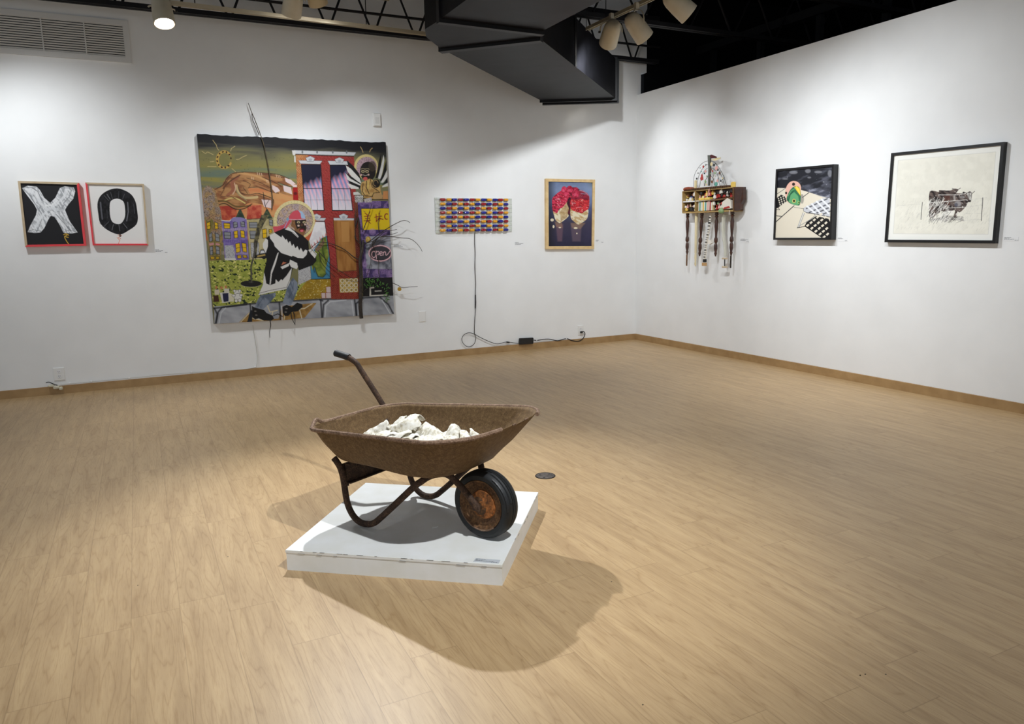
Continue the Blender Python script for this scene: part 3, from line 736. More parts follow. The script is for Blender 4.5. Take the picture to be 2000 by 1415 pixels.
def squig(base, ink, s=1.6, seed=0, c2=None, th=.1):
    def f(X, Y):
        n = fbm(X, Y, s*2, .6, 1.6, seed); m_ = np.clip(1-np.abs(((n*7) % 1)-.5)/th/1.2, 0, 1)[..., None]
        b_ = c2l(base)*np.ones(X.shape+(3,))
        if c2 is not None: k = np.clip((vn(X, Y, s*2.2, 0, 1, seed+3)-.45)*6, 0, 1)[..., None]; b_ = b_*(1-k)+c2l(c2)*k
        return b_*(1-m_)+c2l(ink)*m_
    return f

def vc_mat(name, rough=.55, spec=.35, bump=0.0):
    m = bpy.data.materials.new(name); m.use_nodes = True; nt = m.node_tree; b = nt.nodes['Principled BSDF']
    a = nt.nodes.new('ShaderNodeVertexColor'); a.layer_name = 'paint'; nt.links.new(a.outputs['Color'], b.inputs['Base Color'])
    b.inputs['Roughness'].default_value = rough; b.inputs['Specular IOR Level'].default_value = spec
    return m
M['paint'] = vc_mat('painted_surface', .5, .3)
M['print_glazed'] = vc_mat('print_on_paper', .6, .25)
def picture(name, quad, P, parent, dens=1.25, m='paint', relief=None, wob=None, gain=.85):
    """quad: 4 world corners TL TR BR BL; grid mesh with the paint as colour attribute"""
    q = [np.array(x, float) for x in quad]; pp = PJ(np.array(q))
    nu = int(np.linalg.norm(pp[1]-pp[0])*dens)+2; nv = int(np.linalg.norm(pp[3]-pp[0])*dens)+2
    u = np.linspace(0, 1, nu)[None, :, None]; v = np.linspace(0, 1, nv)[:, None, None]
    V = (q[0]*(1-u)+q[1]*u)*(1-v)+(q[3]*(1-u)+q[2]*u)*v
    if wob is not None: V = V+wob(u, v)
    V = V.reshape(-1, 3); col = P.sample(PJ(V))*gain
    off = np.array(parent.location)
    me = bpy.data.meshes.new(name); nq = (nu-1)*(nv-1)
    I = np.arange(nu*nv).reshape(nv, nu); F = np.stack([I[:-1, :-1], I[1:, :-1], I[1:, 1:], I[:-1, 1:]], -1).reshape(-1, 4)
    me.vertices.add(len(V)); me.vertices.foreach_set('co', (V-off).ravel())
    me.loops.add(nq*4); me.loops.foreach_set('vertex_index', F.ravel()); me.polygons.add(nq)
    me.polygons.foreach_set('loop_start', np.arange(nq)*4); me.update(calc_edges=True)
    at = me.color_attributes.new('paint', 'FLOAT_COLOR', 'POINT')
    at.data.foreach_set('color', np.concatenate([col, np.ones((len(col), 1))], 1).ravel())
    me.materials.append(M[m]); o = bpy.data.objects.new(name, me); COL.objects.link(o); o.parent = parent
    return o
def quadW(px, d, wall): return [(WB if wall == 'b' else WR)(x, y, d) for x, y in px]
def lerp4(q, u, v): q = [np.array(x) for x in q]; return (q[0]*(1-u)+q[1]*u)*(1-v)+(q[3]*(1-u)+q[2]*u)*v
def frame(quad, fw, depth, rec, wall, parent, mats, name='frame', names=None):
    """mitred frame: quad = outer front corners (TL TR BR BL); returns inner quad at recess"""
    q = [np.array(x, float) for x in quad]; c = sum(q)/4
    W_ = np.linalg.norm(q[1]-q[0]); H_ = np.linalg.norm(q[3]-q[0]); a, b = fw/W_, fw/H_
    inn = [lerp4(q, a, b), lerp4(q, 1-a, b), lerp4(q, 1-a, 1-b), lerp4(q, a, 1-b)]
    n = np.array([0, 1.0, 0]) if wall == 'b' else np.array([1.0, 0, 0])
    byname = {}
    for i in range(4):
        j = (i+1) % 4; m_ = mats[i]
        A, B, C, D = q[i], q[j], inn[j], inn[i]
        obj((names or {}).get(m_, name+'_side'), G().prism([A, B, C, D], n*(depth-.0005)), M[m_], parent)
    return [p+n*rec for p in inn]

def placard(px, py, w_px, h_px, wall, label, rows, seed, card=True):
    Wf = WB if wall == 'b' else WR; n = np.array([0, -1.0, 0]) if wall == 'b' else np.array([-1.0, 0, 0])
    A, B, D = Wf(px, py), Wf(px+w_px, py), Wf(px, py+h_px)
    A = np.array(A); B = np.array([B[0], B[1], A[2]]); D = np.array([A[0], A[1], D[2]])
    t = thing('wall_label', label, 'label', A, 'printed captions beside the artworks')
    obj('card', G().prism([A, B, B+(D-A), D], n*.0015), M['paper'], t)
    g = G(); ex, ey = B-A, D-A
    for r0, r1, v in rows: textline(g, A+ex*r0+ey*v+n*.0015, A+ex*r1+ey*v+n*.0015, ey, .09, seed+int(v*50), (.008, .02), nrm=n)
    obj('text', g, M['print'], t)
placard(302, 486, 25, 9, 'b', 'small caption card right of the black balloon O picture', ((.04, .36, .22), (.04, .64, .42), (.04, .5, .58), (.78, .98, .82)), 1)
placard(768, 478, 20, 8, 'b', 'small caption card right of the big painting', ((.04, .55, .1), (.04, .75, .3), (.04, .9, .5)), 2)
placard(1005, 473, 20, 9, 'b', 'small caption card right of the coloured tube panel', ((.04, .4, .1), (.04, .85, .3), (.04, .6, .5)), 3)
placard(1163, 468, 16, 8, 'b', 'small caption card right of the cake painting', ((.04, .4, .15), (.04, .3, .35), (.7, .95, .7)), 4)
placard(1446, 466, 18, 8, 'r', 'small caption card right of the shelf sculpture', ((.04, .5, .1), (.04, .85, .3), (.04, .6, .5), (.7, .95, .75)), 5)
placard(1636, 464, 20, 8, 'r', 'small caption card right of the folding chair painting', ((.04, .4, .1), (.04, .55, .3), (.75, .95, .75)), 6)
placard(1961, 463, 29, 8, 'r', 'small caption card right of the cow print', ((.04, .5, .1), (.04, .4, .3), (.04, .7, .5), (.75, .95, .8)), 7)

# wall hardware
def wallbox(name, px0, py0, px1, py1, d, label, cat, m='white_plastic'):
    A, B, C, D = WB(px0, py0), WB(px1, py0), WB(px1, py1), WB(px0, py1)
    x0, x1 = (A[0]+D[0])/2, (B[0]+C[0])/2; z1, z0 = (A[2]+B[2])/2, (C[2]+D[2])/2
    t = thing(name, label, cat, ((x0+x1)/2, 0, (z0+z1)/2))
    g = G(); xc, zc = (x0+x1)/2, (z0+z1)/2; hx, hz = (x1-x0)/2, (z1-z0)/2
    g.loft([[(xc+sx*(hx-i), y, zc+sz*(hz-i)) for sx, sz in ((-1, -1), (1, -1), (1, 1), (-1, 1))] for y, i in ((-.0003, 0), (-d*.7, 0), (-d, .004))])
    return t, g, (xc, zc, hx, hz)
t, g, (xc, zc, hx, hz) = wallbox('motion_sensor', 728, 222, 742, 247, .035, 'small white sensor box on the wall above the big painting', 'sensor')
obj('housing', g, M['white_plastic'], t, True); obj('window', G().box((xc, -.0355, zc-.01), (hx*1.1, .003, hz*1.0)), M['grille'], t)
t, g, _ = wallbox('blank_plate', 818, 608, 831, 629, .006, 'plain white blank cover plate right of the big painting', 'cover plate'); obj('plate', g, M['white_plastic'], t)
def outlet(px0, py0, px1, py1, label):
    t, g, (xc, zc, hx, hz) = wallbox('wall_outlet', px0, py0, px1, py1, .007, label, 'outlet'); obj('plate', g, M['white_plastic'], t)
    for s in (1, -1):
        z = zc+s*.021; r = obj('receptacle', G().lathe([(.0165, -.001), (.0165, .003)], (xc, -.0065, z), (0, -1, 0), 16), M['paper'], t)
        g = G()
        for dx in (-.006, .006): g.box((xc+dx, -.0098, z+.004), (.0026, .001, .009))
        g.lathe([(.0025, 0), (.0025, .0006)], (xc, -.0096, z-.008), (0, -1, 0), 8)
        obj('slot', g, M['dark'], r)
    return xc, zc
outlet(104.5, 718.5, 126.5, 743.5, 'white double wall outlet low on the wall below the X and O pictures')
ox_, oz_ = outlet(1128, 636, 1139, 655, 'white double wall outlet with a black plug near the room corner')

# ---------------------------------------------------------------- X and O pictures
t = thing('balloon_letter_picture', 'silver balloon letter X on black in a wood and red frame', 'picture', WB(100, 490))
P = Paint(30, 345, 175, 490, 5, (30, 30, 33)).fr(0, 320, 5.5556)
XP = [(240, 265), (300, 240), (400, 250), (435, 290), (480, 370), (545, 425), (600, 370), (650, 265), (700, 245), (800, 258), (815, 300), (795, 380), (742, 440), (705, 500), (722, 545), (760, 630), (842, 745), (780, 757), (690, 750), (640, 650), (590, 575), (550, 565), (522, 610), (480, 700), (440, 745), (380, 752), (300, 742), (330, 670), (390, 560), (402, 500), (370, 440), (300, 350)]
P.fill(XP, (172, 176, 182), soft=5); P.fill(XP, mixn((164, 168, 173), (240, 242, 245), 2.2, .32, .6, 1.0, 3.5, 3), .85)
for l, w, c in (([(280, 265), (380, 330), (440, 430), (520, 500)], 26, (238, 240, 243)), ([(350, 262), (410, 300), (455, 400)], 12, (120, 124, 130)), ([(260, 280), (330, 350), (385, 440)], 8, (110, 114, 120)), ([(720, 270), (700, 350), (640, 420), (560, 470)], 28, (236, 238, 242)), ([(775, 290), (750, 360), (690, 430)], 10, (120, 124, 130)), ([(620, 400), (560, 450), (500, 455)], 16, (244, 246, 248)), ([(500, 520), (420, 620), (370, 720)], 24, (232, 235, 239)), ([(455, 600), (420, 690), (400, 740)], 8, (118, 122, 128)), ([(560, 520), (640, 600), (700, 700)], 22, (238, 240, 244)), ([(600, 540), (690, 640), (770, 730)], 9, (112, 116, 122)), ([(530, 545), (570, 520), (640, 560)], 8, (240, 242, 246)), ([(650, 420), (680, 470), (700, 440)], 16, (150, 154, 160)), ([(440, 460), (420, 500), (450, 540)], 14, (150, 154, 160)), ([(500, 500), (560, 480), (620, 500)], 30, (222, 225, 230)), ([(250, 262), (310, 258), (390, 262)], 7, (95, 98, 104)), ([(700, 262), (780, 262), (805, 290)], 7, (95, 98, 104)), ([(310, 735), (360, 715), (440, 735)], 6, (100, 104, 110)), ([(700, 735), (760, 720), (830, 742)], 6, (100, 104, 110))): P.line(l, w, c, .75, 2.5)
for l in ([(705, 760), (735, 770), (700, 790), (740, 800)], [(700, 800), (725, 845), (750, 878)], [(690, 770), (720, 760), (745, 775)]): P.line(l, 9, (196, 160, 60))
qd = quadW([(34.5, 353.5), (154, 357), (168.5, 480.5), (49, 482.5)], .045, 'b')
inn = frame(qd, .018, .045, .014, 'b', t, ['woodframe', 'redframe', 'redframe', 'woodframe'], names={'woodframe': 'wooden_frame_side', 'redframe': 'red_frame_side'})
picture('canvas', inn, P, t, 1.8, gain=1.0)
t = thing('balloon_letter_picture', 'black balloon letter O on white in a wood and red frame', 'picture', WB(230, 490))
P = Paint(160, 345, 300, 490, 5, (232, 231, 229)).fr(0, 320, 5.5556)
OO = [(1250, 268), (1330, 280), (1420, 330), (1470, 410), (1490, 520), (1496, 600), (1475, 665), (1400, 722), (1300, 768), (1180, 728), (1090, 650), (1066, 540), (1058, 430), (1090, 350), (1160, 295)]
OI = [(1260, 380), (1320, 395), (1350, 440), (1358, 560), (1330, 630), (1290, 655), (1230, 640), (1200, 590), (1190, 500), (1200, 410)]
P.fill(S2(OO), mixn((16, 16, 19), (34, 34, 38), 5, .4, .7), soft=1.5)
for l, w, c, al in (([(1090, 420), (1100, 520), (1110, 600)], 16, (120, 122, 130), .5), ([(1385, 420), (1392, 520), (1375, 620)], 12, (130, 132, 140), .6), ([(1160, 330), (1195, 385)], 7, (150, 152, 158), .5), ([(1130, 345), (1180, 400)], 5, (120, 122, 128), .5), ([(1290, 300), (1285, 370)], 6, (90, 92, 100), .5), ([(1350, 330), (1330, 385)], 6, (110, 112, 120), .5), ([(1200, 310), (1220, 380)], 5, (120, 122, 128), .5), ([(1230, 660), (1215, 720)], 7, (140, 142, 150), .5), ([(1290, 665), (1300, 730)], 7, (130, 132, 140), .5), ([(1340, 650), (1380, 700)], 6, (150, 152, 160), .5), ([(1180, 630), (1130, 680)], 6, (120, 122, 130), .5), ([(1450, 440), (1462, 540)], 8, (80, 82, 90), .6), ([(1160, 500), (1165, 590)], 7, (70, 72, 78), .6), ([(1075, 640), (1150, 700)], 5, (90, 92, 98), .5)): P.line(l, w, c, al, 2.5)
P.fill(S2(OI), (228, 228, 228))
for l in ([(1280, 775), (1320, 780), (1285, 800), (1310, 815)], [(1270, 800), (1300, 830), (1285, 868)]): P.line(l, 7, (226, 150, 124))
P.line([(1300, 760), (1305, 785)], 22, (50, 32, 28), .8)
qd = quadW([(166.5, 356.5), (281, 359.5), (290.5, 479.5), (181, 479.5)], .045, 'b')
inn = frame(qd, .015, .045, .014, 'b', t, ['woodframe', 'woodframe', 'redframe', 'redframe'], names={'woodframe': 'wooden_frame_side', 'redframe': 'red_frame_side'})
picture('canvas', inn, P, t, 1.8, gain=1.0)
# ---------------------------------------------------------------- big mixed-media painting
S_ = 5.896
big = thing('street_scene_painting', 'huge square painting of a strolling figure, brick house and giant hand with twigs', 'painting', WB(594, 620))
P = Paint(380, 255, 776, 640, 3.4, (128, 124, 84))
fA = lambda: P.fr(380, 190, S_)
fB = lambda: P.fr(560, 240, S_)
fC = lambda: P.fr(380, 420, S_)
fD = lambda: P.fr(580, 420, S_)
fZ = lambda: P.fr(360, 180, 2.721)
# sky
P.fr(0, 0, 1)
def sky(X, Y):
    v = Y-(.045*(X-384)+262); r = np.zeros(X.shape+(3,)); n = (fbm(X, Y, 9, .05, 7, 2)-.5)*26
    st = [(0, (24, 24, 30)), (14, (30, 30, 34)), (24, (92, 90, 74)), (40, (140, 134, 84)), (60, (150, 142, 78)), (78, (112, 128, 112)), (86, (158, 148, 76)), (100, (120, 122, 104)), (112, (146, 128, 70)), (124, (196, 150, 92)), (150, (214, 140, 92)), (175, (206, 104, 66))]
    vv = np.clip(v+n*(v > 14), 0, 175)
    for ch in range(3): r[..., ch] = np.interp(vv, [a for a, _ in st], [b[ch] for _, b in st])
    return c2l(r)
P.fill([(380, 250), (780, 250), (780, 470), (380, 470)], sky)
rr_ = random.Random(5)
for i in range(150):
    x, y = rr_.uniform(392, 585), rr_.uniform(292, 425); P.line([(x, y), (x+.9, y+.3)], 1.0, (70, 66, 40), .6)
fA()
P.ell(340, 720, 95, 108, (208, 172, 84)); P.ell(345, 722, 66, 80, (136, 130, 76)); P.fill([(345, 690), (460, 660), (470, 780), (400, 740)], (140, 134, 78), .9)
for a in range(0, 330, 30):
    x, y = 340+80*math.cos(math.radians(a+50)), 720+92*math.sin(math.radians(a+50)); P.ell(x, y, 13, 9, (58, 30, 16), rot=a)
for l in ([(210, 495), (250, 550), (262, 590), (280, 612)], [(85, 622), (125, 650), (150, 630), (215, 662)], [(465, 565), (425, 590), (415, 620)], [(600, 670), (560, 685), (510, 715), (480, 718)], [(430, 822), (480, 865)], [(150, 798), (250, 800)], [(180, 745), (225, 740)]): P.line(l, 6, (214, 192, 130))
# orange dusk under the hand
P.fill([(590, 1040), (1130, 1060), (1140, 1200), (900, 1420), (250, 1420), (260, 1180)], mixn((226, 166, 106), (222, 140, 88), 10, ang=.1, st=3))
P.fill([(270, 1260), (470, 1230), (500, 1410), (290, 1420)], mixn((214, 110, 74), (178, 62, 46), 8)); P.fill([(610, 1250), (770, 1240), (775, 1400), (600, 1420)], mixn((218, 112, 82), (186, 66, 50), 8))
# hand
P.fill(S2([(225, 1055), (300, 1040), (350, 950), (430, 875), (560, 860), (720, 865), (900, 880), (1010, 905), (1100, 950), (1170, 1000), (1180, 1035), (1110, 1030), (960, 985), (1010, 1020), (1125, 1060), (1125, 1130), (1000, 1110), (900, 1060), (980, 1080), (960, 1110), (860, 1085), (700, 1040), (620, 1045), (640, 1110), (740, 1115), (890, 1165), (910, 1210), (880, 1290), (790, 1240), (640, 1215), (560, 1260), (480, 1290), (400, 1250), (300, 1255), (250, 1200)], 3), mixn((150, 96, 60), (196, 144, 92), 6, .38, .62, .15, 3, 8), soft=1.2)
for l, w, c in (([(560, 890), (700, 905), (860, 985), (960, 1070)], 26, (206, 150, 96)), ([(720, 880), (880, 900), (1030, 930)], 14, (120, 72, 50)), ([(500, 870), (700, 905), (830, 960)], 22, (222, 172, 112)), ([(480, 1020), (520, 1120), (600, 1160), (720, 1150)], 30, (226, 196, 140)), ([(470, 1040), (500, 1110), (600, 1190)], 12, (160, 150, 110)), ([(340, 1190), (460, 1160), (580, 1220)], 14, (236, 214, 130)), ([(380, 1130), (440, 1070), (430, 980), (500, 920)], 34, (170, 104, 78)), ([(440, 1120), (470, 1060), (460, 990)], 12, (236, 190, 160)), ([(330, 1050), (420, 960), (520, 900)], 16, (96, 60, 40)), ([(260, 1200), (360, 1200), (480, 1260), (640, 1250)], 18, (104, 84, 40)), ([(640, 1120), (760, 1120), (890, 1170)], 20, (206, 146, 96)), ([(700, 1000), (860, 1070)], 20, (186, 132, 88)), ([(240, 1060), (330, 1010), (370, 940), (440, 880), (560, 865)], 9, (40, 30, 26)), ([(560, 862), (760, 870), (960, 890), (1090, 940)], 7, (40, 26, 22)), ([(500, 1030), (530, 1100), (620, 1125), (740, 1110), (895, 1165)], 7, (36, 28, 24)), ([(780, 920), (900, 970), (1000, 1030)], 6, (46, 30, 24)), ([(620, 1045), (740, 1035), (880, 1090), (970, 1110)], 6, (46, 30, 24)), ([(260, 1250), (350, 1225), (470, 1290), (580, 1280), (660, 1230)], 12, (44, 40, 22)), ([(560, 1040), (610, 1110)], 6, (40, 30, 26)), ([(960, 980), (1100, 1028), (1180, 1015)], 6, (40, 30, 26)), ([(740, 1110), (890, 1165), (912, 1215), (885, 1290)], 7, (36, 28, 24)), ([(860, 885), (990, 905), (1040, 930)], 5, (40, 26, 22)), ([(600, 930), (760, 985), (900, 1060)], 6, (60, 38, 28)), ([(560, 960), (640, 1000), (620, 1045)], 6, (60, 38, 28)), ([(430, 900), (370, 970), (340, 1060), (300, 1130)], 10, (110, 70, 46)), ([(300, 1150), (400, 1140), (470, 1170)], 8, (104, 66, 44))): P.line(S1(l), w, c, .9, 2)
for q_ in ([(1040, 930), (1110, 950), (1165, 1000), (1120, 1012), (1050, 975)], [(1020, 1015), (1110, 1040), (1125, 1120), (1030, 1085)], [(895, 1012), (960, 1045), (985, 1080), (930, 1102), (895, 1060)], [(770, 1178), (880, 1185), (885, 1280), (800, 1262)], [(1110, 1008), (1178, 1010), (1178, 1036), (1140, 1036)]): P.fill(q_, (246, 224, 222))
for x, y in ((722, 880), (745, 883), (770, 888), (940, 905), (960, 908), (980, 912), (655, 930), (675, 935), (830, 965), (845, 970)): P.line([(x, y-12), (x+6, y+16)], 6, (238, 206, 170))
# rocks at left
P.fill([(95, 1060), (150, 1015), (200, 1040), (240, 1080), (262, 1180), (300, 1300), (320, 1420), (110, 1420)], squig((178, 156, 140), (36, 28, 30), 2.2, 3, (196, 160, 110), .22))
fC()
# left rock tower
P.fill([(120, -5), (300, -5), (320, 110), (330, 330), (300, 430), (310, 520), (180, 530), (150, 300)], mixn((124, 116, 58), (170, 140, 90), 6, seed=4))
P.fill([(120, -5), (300, -5), (320, 90), (300, 240), (180, 210), (240, 130), (200, 40), (140, 60)], squig((180, 158, 142), (36, 28, 30), 2.2, 6, (190, 150, 110), .22))
def win(qd, c=(232, 186, 34), bars=1, vb=0):
    P.fill(qd, c); P.line(qd+[qd[0]], 6, (26, 24, 24)); q = [np.array(v, float) for v in qd]
    for k in range(1, bars+1): s = k/(bars+1); P.line([q[0]*(1-s)+q[3]*s, q[1]*(1-s)+q[2]*s], 5, (26, 24, 24))
    for k in range(1, vb+1): s = k/(vb+1); P.line([q[0]*(1-s)+q[1]*s, q[3]*(1-s)+q[2]*s], 5, (26, 24, 24))
GR = (150, 152, 156); YE = (240, 194, 30)
for q_, c in (([(138, 95), (180, 75), (186, 160), (146, 170)], YE), ([(228, 80), (268, 95), (272, 160), (235, 165)], YE), ([(163, 225), (200, 200), (205, 300), (170, 310)], GR), ([(238, 205), (282, 225), (290, 310), (242, 300)], GR), ([(172, 370), (208, 358), (212, 455), (180, 465)], GR), ([(245, 358), (285, 370), (290, 455), (248, 450)], GR), ([(183, 485), (230, 478), (232, 510), (188, 515)], YE), ([(245, 478), (285, 484), (285, 510), (248, 512)], YE)): win(q_, c)
P.fill([(165, 330), (220, 318), (225, 345), (170, 350)], (214, 150, 150)); P.fill([(240, 322), (290, 335), (292, 350), (245, 345)], (214, 150, 150))
# purple house
P.fill([(310, 60), (400, 70), (450, 30), (530, 20), (600, 50), (625, 520), (350, 522)], mixn((120, 100, 170), (148, 132, 196), 8, seed=9))
P.line([(310, 62), (400, 72), (450, 32), (530, 20), (600, 50)], 9, (226, 220, 214))
for i in range(46): x = 315+i*6.5; P.line([(x, 150+rr_.uniform(0, 10)), (x+2, 175+rr_.uniform(0, 16))], 4, (196, 178, 190), .7); P.line([(x, 290), (x+2, 312+rr_.uniform(0, 14))], 4, (96, 70, 150), .7); P.line([(x, 420), (x+2, 450+rr_.uniform(0, 12))], 4, (196, 176, 180), .6)
for q_, c in (([(337, 95), (408, 98), (408, 158), (340, 155)], YE), ([(446, 85), (490, 75), (494, 140), (452, 150)], GR), ([(530, 75), (575, 80), (580, 140), (535, 135)], GR), ([(338, 195), (415, 200), (415, 275), (345, 272)], GR), ([(452, 190), (496, 180), (500, 262), (458, 268)], YE), ([(528, 178), (574, 186), (578, 265), (535, 258)], YE), ([(470, 335), (520, 322), (526, 425), (480, 438)], YE), ([(545, 322), (592, 330), (602, 430), (556, 424)], YE), ([(490, 470), (535, 462), (538, 496), (496, 502)], YE), ([(555, 462), (602, 468), (604, 495), (560, 492)], YE)): win(q_, c, 1, 0)
P.fill([(345, 350), (445, 350), (470, 495), (360, 495)], squig((196, 196, 200), (50, 50, 54), 1.8, 8)); P.fill([(345, 498), (470, 495), (480, 520), (350, 524)], (224, 222, 216))
P.fill([(480, 1400), (560, 1400)], (0, 0, 0)) if False else None
# cream house
P.fill([(600, 50), (760, 40), (850, 10), (920, 30), (925, 500), (640, 515)], mixn((206, 192, 146), (184, 170, 120), 8, seed=12))
P.line([(600, 52), (760, 42)], 8, (70, 62, 50))
for q_, c in (([(628, 85), (722, 85), (724, 150), (634, 150)], GR), ([(635, 185), (735, 185), (738, 275), (645, 275)], GR), ([(858, 50), (900, 60), (900, 128), (862, 120)], GR), ([(780, 168), (828, 160), (830, 262), (786, 270)], YE), ([(855, 170), (890, 165), (895, 200), (860, 215)], YE)): win(q_, c)
P.fill([(645, 320), (740, 320), (742, 480), (655, 490)], squig((196, 196, 200), (50, 50, 54), 1.8, 8)); P.line([(645, 320), (740, 320), (742, 480), (655, 490), (645, 320)], 4, (40, 40, 40))
fA()
for cx, w in ((525, 60), (835, 66)):
    P.fill([(cx-8, 1290), (cx+8, 1290), (cx+w, 1400), (cx-w, 1400)], mixn((42, 60, 48), (84, 96, 66), 5)); 
P.line([(790, 1095), (800, 1180), (812, 1250), (835, 1300)], 8, (34, 28, 24)); P.line([(860, 1180), (815, 1250)], 6, (34, 28, 24))
P.ell(500, 1410, 80, 28, (150, 140, 196))
fC()
# dark tree wrap in front of cream house
P.fill([(770, 0), (860, 0), (800, 100), (760, 190), (730, 300), (712, 470), (690, 480), (680, 330), (700, 220), (720, 130)], mixn((62, 58, 46), (126, 118, 82), 5, seed=14))
# grass
def grass(X, Y):
    n = fbm(X, Y, 5, .4, 1.5, 21)[..., None]; m2 = vn(X, Y, 2.6, .5, 1.6, 31)[..., None]; m3 = vn(X, Y, 2.2, -.5, 1.6, 41)[..., None]
    r = c2l((128, 148, 54))*(1-n)+c2l((196, 196, 92))*n
    r = np.where(m2 > .74, c2l((30, 48, 26)), r); return np.where(m3 > .8, c2l((232, 226, 134)), r)
P.fill([(172, 530), (400, 522), (640, 515), (830, 505), (860, 640), (800, 760), (1190, 800), (1330, 640), (1200, 960), (1000, 1000), (700, 1010), (215, 1060)], grass)
# gold path
def gold(X, Y):
    n = vn(X, Y, 1.1, 0, 1, 51)[..., None]; b_ = c2l((170, 136, 34))*(.8+.4*vn(X, Y, 6)[..., None]); return np.where(n > .86, c2l((246, 232, 160)), b_)
P.fill([(1130, 990), (1160, 950), (1300, 820), (1420, 740), (1600, 735), (1600, 990)], gold)
fD(); P.fill([(130, 740), (385, 735), (395, 970), (0, 985), (0, 900)], gold)
for q_ in ([(335, 830), (388, 828), (390, 895), (338, 895)], [(280, 900), (325, 898), (328, 960), (285, 962)], [(330, 898), (392, 898), (394, 958), (334, 960)]): P.fill(q_, (222, 202, 200)); P.line(q_+[q_[0]], 4, (150, 60, 60))
# stone curb, cars shapes
fC()
def stone(X, Y):
    n = fbm(X, Y, 14, .3, 2, 61)[..., None]; return c2l((120, 124, 132))*(1-n)+c2l((206, 208, 214))*n
fZ()
P.fill([(158, 1140), (700, 1100), (1120, 1080), (1122, 1190), (160, 1240)], stone)
P.fill([(290, 1225), (345, 1170), (370, 1210), (500, 1205), (520, 1140), (700, 1120), (700, 1125), (640, 1200), (520, 1215)], mixn((178, 140, 76), (150, 112, 56), 6))
for l in ([(300, 1222), (350, 1170)], [(350, 1200), (420, 1215)], [(440, 1130), (455, 1170), (495, 1160)], [(570, 1160), (640, 1150)], [(610, 1150), (625, 1205)], [(640, 1150), (680, 1125)], [(540, 1150), (530, 1210)], [(470, 1170), (460, 1210)]): P.line(l, 5, (226, 214, 180))
for l in ([(158, 1150), (330, 1128), (510, 1115), (730, 1102), (905, 1098), (1040, 1088), (1080, 1085)], [(160, 1150), (175, 1180), (165, 1238)], [(168, 1235), (180, 1170), (200, 1145), (330, 1130)], [(350, 1130), (355, 1180), (335, 1238)], [(505, 1120), (512, 1222)], [(725, 1110), (732, 1205)], [(905, 1105), (915, 1195)], [(1040, 1092), (1085, 1130), (1112, 1182)], [(735, 1200), (740, 1130), (765, 1108)], [(735, 1110), (720, 1105)], [(915, 1190), (912, 1125), (940, 1105)]): P.line(l, 9, (34, 36, 44), .85, 4)
for l in ([(184, 1232), (196, 1172), (220, 1148)], [(748, 1195), (752, 1135), (775, 1115), (860, 1106)], [(890, 1110), (900, 1190)], [(925, 1185), (925, 1130), (950, 1110)], [(1050, 1105), (1095, 1180)], [(520, 1215), (518, 1140)]): P.line(l, 5, (222, 226, 232), .8, 3)
P.fill([(350, 1160), (362, 1160), (360, 1235), (330, 1238)], (28, 34, 44))
# jars and bear shape at left
fC()
for q_, c in (([(215, 930), (275, 925), (285, 1000), (218, 1005)], (74, 40, 28)), ([(290, 895), (400, 890), (400, 1005), (320, 1015)], (228, 226, 220)), ([(320, 905), (390, 900), (392, 995), (335, 1005)], (30, 34, 70)), ([(230, 860), (285, 860), (285, 920), (235, 920)], (226, 214, 190)), ([(400, 900), (460, 920), (450, 1000), (400, 1000)], (230, 224, 196)), ([(340, 850), (400, 850), (400, 890), (340, 890)], (226, 220, 206))): P.fill(q_, c)
for cx, cy, rx, ry in ((490, 895, 34, 28), (460, 875, 14, 14), (520, 875, 14, 14), (500, 950, 42, 45), (450, 930, 18, 14), (535, 925, 16, 14), (480, 990, 16, 18), (520, 985, 18, 18)): P.ell(cx, cy, rx+4, ry+4, (30, 28, 26)); P.ell(cx, cy, rx, ry, (236, 234, 228))
for x, y in ((250, 830), (310, 835), (360, 825)): P.fill([(x-16, y), (x, y-16), (x+16, y), (x+10, y+22), (x-12, y+22)], (206, 140, 90))
P.ell(650, 792, 122, 38, (30, 28, 26)); P.arc(650, 796, 118, 34, 20, 160, 4, (180, 178, 160)); P.ell(650, 775, 30, 12, (60, 60, 56))
P.line([(652, 770), (655, 680), (650, 600), (670, 520), (690, 430), (700, 330)], 20, (92, 88, 78), 1, 4); P.line([(645, 770), (648, 680), (645, 600), (668, 520)], 7, (50, 46, 40))
# black car
P.fill([(690, 470), (745, 450), (760, 400), (800, 398), (830, 450), (850, 470), (845, 495), (700, 495)], (26, 24, 24)); P.fill([(720, 470), (840, 445), (846, 462), (724, 488)], (190, 160, 90)); P.fill([(765, 412), (795, 410), (815, 440), (755, 445)], (226, 226, 230)); P.ell(800, 492, 22, 20, (26, 26, 26)); P.ell(700, 490, 14, 14, (26, 26, 26))
# brick house
fB()
BR = brickf((150, 34, 36), (178, 84, 74), 3.4, 2.0, .05)
P.fill([(105, 365), (400, 378), (775, 390), (800, 900), (830, 1420), (450, 1420), (330, 1100), (300, 1010), (200, 940), (120, 760)], BR)
P.fill([(105, 365), (250, 372), (240, 430), (165, 470), (195, 900), (140, 890), (120, 740)], brickf((176, 92, 44), (222, 176, 120), 3.8, 2.4, .05))
P.fill([(70, 745), (125, 745), (135, 895), (75, 890)], (178, 30, 28)); P.ell(100, 815, 22, 18, (110, 20, 18), 1, 6)
P.fill([(770, 900), (815, 905), (860, 1420), (800, 1420)], brickf((112, 44, 32), (150, 90, 66), 3.4, 2.2, .05))
def cornice(q_): P.fill(q_, (212, 214, 218)); P.line(q_+[q_[0]], 4, (96, 98, 104))
cornice([(80, 315), (800, 340), (775, 380), (95, 358)])
P.line([(95, 362), (400, 376), (770, 388)], 7, (30, 22, 22))
